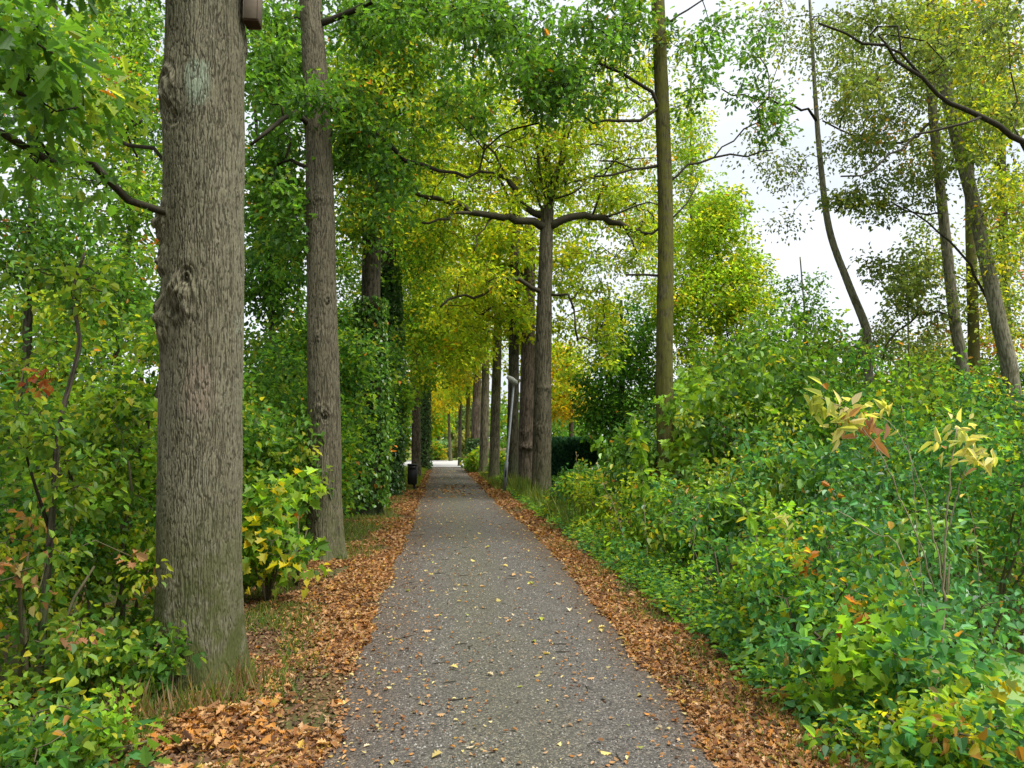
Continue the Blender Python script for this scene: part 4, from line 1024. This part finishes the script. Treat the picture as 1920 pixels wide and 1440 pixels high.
FRONT = [
    ('low sprawling shrub with yellow maple leaves at the frame edge', 2.50, 3.55, .42, .62, BRAMBLE + LIME, 'heart', .060, (GOLD, 4, 'maple', .075), [(1850, 1285, 3.75, 9, GOLD, 'maple', .085), (1885, 1390, 3.6, 9, GOLD, 'maple', .08)]),
    ('rounded bank shrub with large pale heart leaves and an orange spray', 2.62, 4.45, .70, .72, BRAMBLE, 'heart', .066, None, [(1620, 1150, 4.5, 16, ORANGE, 'oak', .075), (1585, 1165, 4.5, 10, ORANGE, 'oak', .07), (1650, 1185, 4.5, 10, ORANGE, 'oak', .07), (1700, 1140, 4.5, 5, ORANGE, 'oak', .07), (1690, 1200, 4.3, 22, LIME, 'heart', .085), (1740, 1190, 4.4, 16, LIME, 'heart', .085)]),
    ('leafy bank shrub sprinkled with orange leaves, beside the pale heart leaved one', 2.55, 5.35, 1.0, .66, BRAMBLE + LIME, 'oval', .056, None, [(1500, 1035, 5.3, 18, ORANGE + GOLD, 'oval', .07), (1520, 1060, 5.3, 12, ORANGE, 'oval', .07), (1570, 1085, 5.2, 12, GOLD, 'oval', .07), (1600, 1120, 5.2, 10, GOLD, 'oval', .07)]),
    ('yellow tinged lane side shrub where the litter strip narrows', 2.75, 6.4, 1.12, .70, LIME + BRAMBLE, 'oval', .064, (GOLD, 6, 'oval', .06), [(1455, 1060, 6.3, 10, ORANGE + GOLD, 'oval', .06), (1560, 925, 6.6, 8, ORANGE, 'oak', .07)]),
    ('fresh green lane side shrub behind the yellow tinged one', 2.8, 7.5, 1.2, .72, BRAMBLE + GREEN, 'oval', .064, None),
    ('tangled lane side shrub opposite the knotted oak', 2.85, 8.9, 1.15, .78, BRAMBLE + LIME, 'oval', .068, (GOLD, 5, 'oval', .07)),
    ('feathery lane side shrub at the foot of the thin mossy trunk', 2.9, 10.6, 1.2, .85, LIME + GREEN, 'lance', .085, (ORANGE, 4, 'lance', .08)),
    ('grassy light green shrub short of the stout grey oak', 3.05, 12.8, .92, .95, LIME + YGREEN, 'lance', .10, (GOLD, 4, 'lance', .09)),
    ('yellow green weedy shrub closest to the stout grey oak', 3.1, 15.4, .95, 1.0, LIME + YGREEN, 'lance', .12, None),
]
for row in FRONT:
    lab, X, D, zt, r, pal, sh, ll, acc = row[:9]
    shrub('bank_shrub', lab, 0, D, zt, r, pal, sh, ll, 100, 36, 0.16 if D < 7 else 0.22, gF, X=X, ry=r * 1.05, accents=acc, sprays=row[9] if len(row) > 9 else (), bottom=0.05, ratio=0.7 if sh != 'lance' else 0.42, flat=0.85)
DITCH = [
    ('broad bramble mound with grey green leaves and bare runners', 3.75, 5.6, 1.25, .85, BRAMBLE, 'oval', .070),
    ('dark bramble bush behind the bare pale tipped sapling', 4.2, 7.0, 1.55, 1.0, BRAMBLE + DEEP, 'oval', .074),
    ('tall bramble with drooping light leaves in mid bank', 3.7, 8.0, 1.75, .85, BRAMBLE + LIME, 'lance', .10),
    ('dense mid green bush beside the thin mossy trunk', 3.9, 9.8, 2.25, 1.0, BRAMBLE + GREEN, 'oval', .080),
    ('bright lime bush, highest on the bank below the rounded tree', 4.5, 11.2, 3.3, 1.25, LIME + GREEN, 'oval', .125),
    ('lime bush with maple like shoot next to the thin mossy trunk', 3.6, 12.9, 2.3, 1.0, LIME + GREEN, 'oval', .12),
    ('deep green bush filling the bank behind the thin mossy trunk', 4.3, 14.5, 2.2, 1.2, GREEN + DEEP, 'oval', .10),
    ('rough green bush in front of the clipped hedge', 5.2, 18, 1.35, 1.2, GREEN + LIME, 'rhomb', .12),
    ('grey green weedy bush touching the clipped hedge', 4.3, 22.5, .95, 1.0, LIME + BRAMBLE, 'rhomb', .13),
]
for lab, X, D, zt, r, pal, sh, ll in DITCH:
    shrub('ditch_shrub', lab, 0, D, zt, r, pal, sh, ll, 130, 44, 0.26, gB, X=X, bottom=0.04, leafmat='gloss_leaf', ratio=0.66 if sh != 'lance' else 0.4)
BACK = [
    ('dark glossy bush at the frame edge across the ditch', 6.0, 8.0, 2.15, 1.2, BRAMBLE + DEEP, .080), ('thicket bush with blue green leaves behind the pale tipped sapling', 6.1, 9.6, 2.5, 1.2, BRAMBLE, .082),
    ('big mid green thicket bush below the snaking trunk', 6.3, 11.4, 3.1, 1.3, GREEN + LIME, .088), ('deep green thicket bush between the lime bush and the snaking trunk', 5.9, 13.2, 3.3, 1.3, DEEP + GREEN, .095),
    ('thicket bush at the foot of the grey green alder', 8.6, 12.6, 3.0, 1.4, GREEN + LIME, .095), ('rusty leaved bush under the pale leaning alder', 10.2, 14.2, 3.0, 1.2, GREEN + ORANGE[:2], .10),
    ('dense green bush at the frame edge under the pale leaning alder', 9.0, 11.2, 2.7, 1.4, DEEP + BRAMBLE, .092), ('tall thicket bush whose top shows against the sky', 8.2, 16.5, 4.2, 1.6, GREEN, .11),
    ('light green thicket bush below the rounded tree', 6.6, 16.2, 4.0, 1.5, LIME + GREEN, .11), ('back row thicket bush left of the yellowish trunk', 11.2, 19, 4.2, 1.9, GREEN + HEDGEROW, .13),
    ('back row thicket bush half hidden by the rounded tree', 8.4, 21, 3.9, 1.9, GREEN + LIME, .13), ('golden brown bush far back between the alders', 13.6, 20.5, 4.4, 1.6, GOLD + OLIVE, .13),
    ('back row thicket bush behind the dark slim trunk', 16.5, 23, 5.0, 2.2, GREEN + DEEP, .15),
]
for lab, X, D, zt, r, pal, ll in BACK:
    shrub('thicket_shrub', lab, 0, D, zt, r, pal, 'oval', ll, 170, 44, 0.36, gS, X=X, bottom=0.04)

shrub('yellow_shrub', 'small bright yellow bush at the bend of the lane', 815, 60, 1.1, .8, GOLD + LIME, 'rhomb', .28, 40, 40, 0.4, stems=3)
shrub('field_shrub', 'pale blue green shrub straight ahead beyond the lane end', 838, 66, 1.35, 1.2, [(3, (.12, .24, .12)), (2, (.2, .32, .16))], 'rhomb', .3, 50, 40, 0.45, stems=3)
shrub('field_shrub', 'light olive shrub in the lane end opening by the thin dark trunk', 868, 62, 2.2, .9, [(3, (.22, .24, .08)), (2, (.16, .2, .06))], 'rhomb', .26, 50, 40, 0.4, stems=3)
for k, X in enumerate((2.9, 3.4)):
    shrub('bank_shrub', ('ivy mound around the feet of the brown trunk pair', 'weedy mound on the verge past the straight grey oak')[k], 0, (38, 33)[k], 1.0, .9, GREEN + YGREEN, 'rhomb', .2, 50, 40, 0.35, X=(2.15, 2.9)[k], bottom=0.05)

for lab, px, D, zt, r in [('tall elder sapling with big fresh leaves overtopping the bank next to the rounded tree', 1330, 13.2, 3.35, .8), ('highest fresh green elder sapling on the bank before the open sky', 1432, 12.6, 3.95, .85),
                          ('ragged elder sapling leaning toward the snaking trunk', 1505, 14.2, 3.7, .9)]:
    shrub('elder_sapling', lab, px, D, zt, r, LIME + GREEN, 'oval', .13, 90, 26, 0.34, bottom=0.25, stems=4, ratio=.5, flat=.7)
for lab, px, D, zt, r in [('loose elder shoot hanging big leaves over the broad bramble mound', 1600, 5.9, 1.2, .45), ('leafy elder shoot poking out of the bank in front of the lime bush', 1410, 8.2, 1.75, .5)]:
    shrub('elder_sapling', lab, px, D, zt, r, LIME + BRAMBLE, 'oval', .105, 30, 18, 0.22, bottom=0.3, stems=3, ratio=.5, flat=.7)

# clipped hedge
def clipped_hedge():
    c = P(1085, 860, 28.5); b = np.array((c[0], 28.5, float(ground(c[0], 28.5))))
    o = empty('clipped_hedge', b); tag(o, 'clipped blue green conifer hedge behind the stout grey oak', 'hedge')
    n = 40000
    hx, hy, H = 1.7, 0.8, 2.45
    u = rng.uniform(-1, 1, (n, 3)); k = rng.choice(3, n, p=(.25, .55, .20))
    u[np.arange(n), k] = np.sign(u[np.arange(n), k]); u *= rng.uniform(0.78, 1.0, (n, 1))
    u *= np.array((1, 1, 1)) / np.maximum(1, np.linalg.norm(u * np.array((.72, .72, .78)), axis=1, keepdims=True))
    pos = b + np.stack((u[:, 0] * hx, u[:, 1] * hy, (u[:, 2] * 0.5 + 0.5) * H), 1)
    mb = MB()
    d = u * 0.5 + rng.normal(size=(n, 3)) * 0.5 + np.array((0, 0, 0.5))
    ln = 0.15 * rng.uniform(.6, 1.3, n)
    leaves(mb, pos, d, rng.normal(size=(n, 3)), ln, ln * 0.5, pick(CONIFER, n) * rng.uniform(.7, 1.3, (n, 1)), 'rhomb')
    mb.build('foliage', M['leaf'], o, smooth=False)
    for s in (-.6, 0, .6):
        mb = MB(); tube(mb, [b + np.array((s * hx, 0, -0.05)), b + np.array((s * hx, 0.02, 0.8)), b + np.array((s * hx + .03, 0, 1.6))], [.05, .04, .02], 8); mb.build('stem', M['stem'], o)
clipped_hedge()

# bare sapling with pale papery leaves, dry runners
def sapling():
    b = np.array((2.98, 4.75, float(ground(2.98, 4.75))))
    o = empty('ash_sapling', b); tag(o, 'bare straggly sapling with papery cream leaves at its tips above the bramble', 'sapling')
    stems = [[b, P(1765, 1200, 4.75), P(1772, 1050, 4.72), P(1780, 900, 4.7), P(1795, 800, 4.7)],
             [P(1765, 1180, 4.75), P(1745, 1080, 4.6), P(1700, 960, 4.5), P(1650, 850, 4.4), P(1590, 775, 4.35), P(1540, 745, 4.3)],
             [P(1770, 1100, 4.75), P(1735, 940, 4.8), P(1690, 820, 4.8), P(1640, 770, 4.8)],
             [P(1775, 1000, 4.72), P(1810, 880, 4.6), P(1840, 840, 4.5), P(1855, 870, 4.5)]]
    rr = [(.011, .004), (.006, .0025), (.005, .002), (.005, .002)]
    for s, (a, c) in zip(stems, rr):
        p = smooth_path(s, 0.06); p[1:-1] += rng.normal(size=(len(p) - 2, 3)) * 0.004
        mb = MB(); tube(mb, p, np.linspace(a, c, len(p)), 6); mb.build('stem', M['dry_stem'], o)
    mb = MB()
    for (px, py, D, n, pal) in [(1535, 745, 4.3, 11, [(1, (.36, .42, .10))]), (1580, 790, 4.35, 14, PALE), (1600, 770, 4.35, 10, PALE), (1655, 770, 4.4, 6, PALE), (1640, 800, 4.5, 12, [(2, (.30, .15, .08)), (1, (.42, .24, .13))]),
                            (1800, 800, 4.7, 8, PALE), (1815, 835, 4.6, 12, PALE), (1850, 860, 4.5, 10, PALE), (1770, 840, 4.7, 6, PALE)]:
        c = P(px, py, D); n = int(n * 1.5)
        pos = c + rng.normal(size=(n, 3)) * 0.04
        d = rng.normal(size=(n, 3)) * 0.8 + np.array((-.2, 0, -0.7))
        ln = 0.112 * rng.uniform(.6, 1.2, n)
        leaves(mb, pos, d, rng.normal(size=(n, 3)) + np.array((0, -.6, .5)), ln, ln * 0.42, pick(pal, n) * rng.uniform(.8, 1.15, (n, 1)), 'lance')
    mb.build('foliage', M['leaf'], o, smooth=False)
sapling()

def runner(label, pts, r, pal=None, n=8, tipsize=0.07):
    b = np.array(pts[0]); b[2] = float(ground(b[0], b[1]))
    o = empty('bramble_runner', b); tag(o, label, 'bramble')
    p = smooth_path(np.vstack((b[None], pts[1:])), 0.06); p[1:-1] += rng.normal(size=(len(p) - 2, 3)) * 0.004
    mb = MB(); tube(mb, p, np.linspace(r, r * .35, len(p)), 6); mb.build('stem', M['dry_stem'], o)
    if pal:
        k = rng.integers(len(p) // 2, len(p), n * 3)
        mb = MB(); m_ = len(k)
        ln = tipsize * rng.uniform(.6, 1.2, m_)
        leaves(mb, p[k] + rng.normal(size=(m_, 3)) * .02, rng.normal(size=(m_, 3)) + np.array((0, -.3, -.3)), rng.normal(size=(m_, 3)) * .4 + np.array((0, -.4, .8)), ln, ln * .5, pick(pal, m_) * rng.uniform(.8, 1.2, (m_, 1)), 'oval')
        mb.build('foliage', M['leaf'], o, smooth=False)
    return o
runner('thin dry runner arching in front of the broad bramble mound', [P(1830, 1120, 4.6), P(1700, 1060, 4.7), P(1640, 1000, 4.8), P(1560, 950, 4.9)], .006)
runner('long bare runner crossing upward behind the pale tipped sapling', [P(1745, 1150, 5.2), P(1720, 1000, 5.2), P(1705, 850, 5.2), P(1690, 760, 5.2)], .005)
runner('green runner with yellow green drooping leaves on the middle bank', [P(1440, 1100, 6.0), P(1420, 1020, 6.0), P(1400, 960, 5.9), P(1350, 930, 5.8)], .006, LIME, 12, .1)
runner('runner with white backed leaves beside the yellow green drooping one', [P(1500, 1100, 6.0), P(1490, 1020, 5.9), P(1475, 970, 5.8), P(1440, 975, 5.7)], .005, PALE, 5, .09)
for lab, (px, D, X0), tip_ in [
    ('dead pale stalk sticking up among the bank leaves short of the bare sapling', (1560, 5.6, 0), (1545, 985, 5.6)),
    ('thin grassy stalk leaning over the litter at the frame bottom', (1690, 3.9, 0), (1760, 1270, 3.7)),
    ('straw coloured stem crossing in front of the rounded bank shrub', (1500, 4.7, 0), (1478, 1230, 4.5)),
    ('dry upright stem above the fresh green lane side shrub', (1290, 7.6, 0), (1300, 930, 7.6)),
    ('bent dry stem over the feathery lane side shrub', (1180, 10, 0), (1130, 905, 9.8)),
    ('tall dead stalk in the grassy weeds by the stout grey oak', (1085, 15, 0), (1080, 850, 15)),
    ('slim straw stalk standing highest in the bramble mound', (1830, 5.8, 0), (1815, 930, 5.7))]:
    q0 = P(px, 1000, D); q0[2] = 0
    q1 = P(*tip_)
    runner(lab, [q0, (q0 * .5 + q1 * .5) + np.array((.03, 0, .05)), q1], .005 if D < 9 else .009, [(2, (.40, .32, .18)), (1, (.25, .2, .08))], 3, .06)
runner('leafy young shoot standing tall in front of the thin mossy trunk', [P(1215, 1000, 9.5), P(1205, 900, 9.5), P(1195, 820, 9.5), P(1190, 780, 9.5)], .008, LIME, 26, .15)

# ------------------------------------------------------------------ lamp, bin, nest box
def plain(name, col, rough=0.5, metal=0.0, var=0.25, scale=12, spec=0.4):
    m, nt, out = mat(name); t = NT(nt)
    v = t.coord()
    c = t.mix(t.noise(v, scale, 5, 0.65), tuple(q * (1 - var) for q in col), tuple(q * (1 + var) for q in col))
    p = t.n('BsdfPrincipled'); t.l(c, p.inputs['Base Color']); p.inputs['Roughness'].default_value = rough; p.inputs['Metallic'].default_value = metal
    p.inputs['Specular IOR Level'].default_value = spec
    t.l(p.outputs[0], out.inputs[0]); return m


steel = plain('galvanised_steel', (.20, .215, .23), 0.5, 0.3, .15)
opal = plain('opal_plastic', (.34, .34, .32), 0.5, 0, .05)
blackp = plain('black_metal', (.012, .012, .014), 0.45, 0, .3)
wood = plain('weathered_wood', (.17, .138, .105), 0.8, 0, .3, 20, .15)
darkw = plain('dark_wood', (.05, .032, .022), 0.9, 0, .3, 20, .1)

pb = P(945, 912, 23.4); pb[2] = float(ground(pb[0], pb[1])); pt = P(964, 716, 23.4)
o = empty('street_lamp', pb); tag(o, 'slightly leaning pale grey lamp post with a small head beside the dark mossy trunk', 'street lamp')
mb = MB(); ax = unit(pt - pb)
tube(mb, [pb - ax * .1, pb + ax * 0.9, pb + ax * 0.92, pt], [.055, .055, .036, .032], 14); mb.build('pole', steel, o)
mb = MB(); tube(mb, [pb + ax * 0.45 + np.array((0, -.05, 0)), pb + ax * 0.75 + np.array((0, -.05, 0))], [.02, .02], 8); mb.build('service_hatch', blackp, o)
mb = MB(); h0 = pt + np.array((.10, 0, -.06)); h1 = pt + np.array((-.22, -.04, .16))
tube(mb, [h0, h0 * .85 + h1 * .15, h0 * .4 + h1 * .6, h1], [.035, .085, .095, .05], 12); mb.build('lamp_head', opal, o)
mb = MB(); tube(mb, [pt - ax * .06, pt + ax * .02], [.05, .05], 10); mb.build('collar', steel, o)

bb = P(773, 916, 25.4); bb[2] = float(ground(bb[0], bb[1]))
o = empty('waste_bin', bb); tag(o, 'black litter bin on a post in front of the pale trunk by the lane', 'litter bin')
mb = MB(); box(mb, bb + np.array((0, 0, .47)), (.30, .28, .62), bev=.03); mb.build('bin_body', blackp, o)
mb = MB(); box(mb, bb + np.array((0, 0, .80)), (.33, .31, .06), bev=.02); mb.build('lid', blackp, o)
mb = MB(); box(mb, bb + np.array((0.02, -.146, .69)), (.20, .012, .07), bev=.004); mb.build('slot', plain('slot_black', (.003, .003, .003), .9), o)
mb = MB(); tube(mb, [bb + np.array((.06, .08, -.1)), bb + np.array((.06, .08, .2))], [.045, .045], 10); mb.build('post', blackp, o)

nb = P(473, 44, 5.42)
o = empty('nest_box', nb); tag(o, 'wooden nest box fixed high on the thick oak trunk, its underside showing', 'nest box')
mb = MB(); box(mb, nb + np.array((0, -.055, .155)), (.085, .014, .30), bev=.003); mb.build('front_panel', wood, o)
for s in (-1, 1):
    mb = MB(); box(mb, nb + np.array((s * .0485, 0.002, .155)), (.012, .12, .30), bev=.003); mb.build('side_panel', wood, o)
mb = MB(); box(mb, nb + np.array((0, .068, .17)), (.10, .014, .36), bev=.003); mb.build('back_panel', wood, o)
mb = MB(); box(mb, nb + np.array((0, 0.004, -.002)), (.106, .115, .012), bev=.003); mb.build('floor', darkw, o)
mb = MB(); box(mb, nb + np.array((0, -.01, .318)), (.15, .17, .016), bev=.003); mb.build('roof', darkw, o)
mb = MB(); tube(mb, [nb + np.array((0, -.0615, .22)), nb + np.array((0, -.0632, .22))], [.016, .016], 16); mb.build('entrance_hole', blackp, o)
mb = MB(); box(mb, nb + np.array((-.07, .085, .17)), (.16, .02, .04), bev=.003); mb.build('batten', darkw, o)

# ------------------------------------------------------------------ far wood closing the horizon (reads as one mass)
fw = MB()
cs = []
for k in range(900):
    a = rng.uniform(-1.15, 1.15); d = rng.uniform(84, 125)
    x, y = math.sin(a) * d, math.cos(a) * d
    h = 7.5 + 2.5 * noise3(x * .05, y * .05, 0, 70) + 2.0 * noise3(x * .2, y * .2, 0, 71)
    cs.append((x, y, h * rng.random() ** .8))
cluster_leaves(fw, np.array(cs), rng.uniform(1.6, 2.8, len(cs)), 60, GREEN + HEDGEROW, 'rhomb', 0.75, 0.7, 0.6, 0.8)
tag(fw.build('distant_wood', M['leaf'], None, smooth=False), 'far belt of trees closing the horizon', None, None, 'stuff')

# ------------------------------------------------------------------ sky and light
SUN_EL, SUN_AZ = R(63), R(128)      # azimuth clockwise from +Y: high, to the right of the camera and a little behind it
W = bpy.data.worlds.new('World'); S.world = W
W.use_nodes = True
nt = W.node_tree; t = NT(nt)
nt.nodes.clear()
sky = t.n('TexSky'); sky.sky_type = 'NISHITA'; sky.sun_disc = False
sky.sun_elevation = SUN_EL; sky.sun_rotation = SUN_AZ
sky.dust_density = 3.0
tc = t.n('TexCoord')
mp = t.n('Mapping'); mp.inputs['Scale'].default_value = (1, 1, 2.2); t.l(tc.outputs['Generated'], mp.inputs['Vector'])
cl = t.ramp(t.noise(mp.outputs[0], 2.1, 6, 0.55), 0.30, 0.56)
cloud = t.mix(t.noise(mp.outputs[0], 3.4, 5, 0.5), (5.5, 5.9, 6.4), (6.3, 6.55, 6.9))
c = t.mix(t.math('ADD', t.math('MULTIPLY', cl, 0.3), 0.7), sky.outputs[0], cloud)
bg = t.n('Background'); t.l(c, bg.inputs['Color']); bg.inputs['Strength'].default_value = 0.036
wo = t.n('OutputWorld'); t.l(bg.outputs[0], wo.inputs['Surface'])

sd = bpy.data.lights.new('sun', 'SUN'); sd.energy = 1.5; sd.angle = R(35); sd.color = (1.0, 0.96, 0.90)
so = bpy.data.objects.new('sun', sd); COL.objects.link(so)
dv = np.array((math.sin(SUN_AZ) * math.cos(SUN_EL), math.cos(SUN_AZ) * math.cos(SUN_EL), math.sin(SUN_EL)))
so.rotation_euler = (math.pi / 2 - SUN_EL, 0, math.pi - SUN_AZ)
so.location = tuple(dv * 50)

S.view_settings.view_transform = 'Standard'; S.view_settings.look = 'None'
S.view_settings.exposure = 2.32; S.view_settings.gamma = 1.0
S.cycles.max_bounces = 10; S.cycles.diffuse_bounces = 6; S.cycles.glossy_bounces = 2; S.cycles.transmission_bounces = 6
S.cycles.caustics_reflective = False; S.cycles.caustics_refractive = False
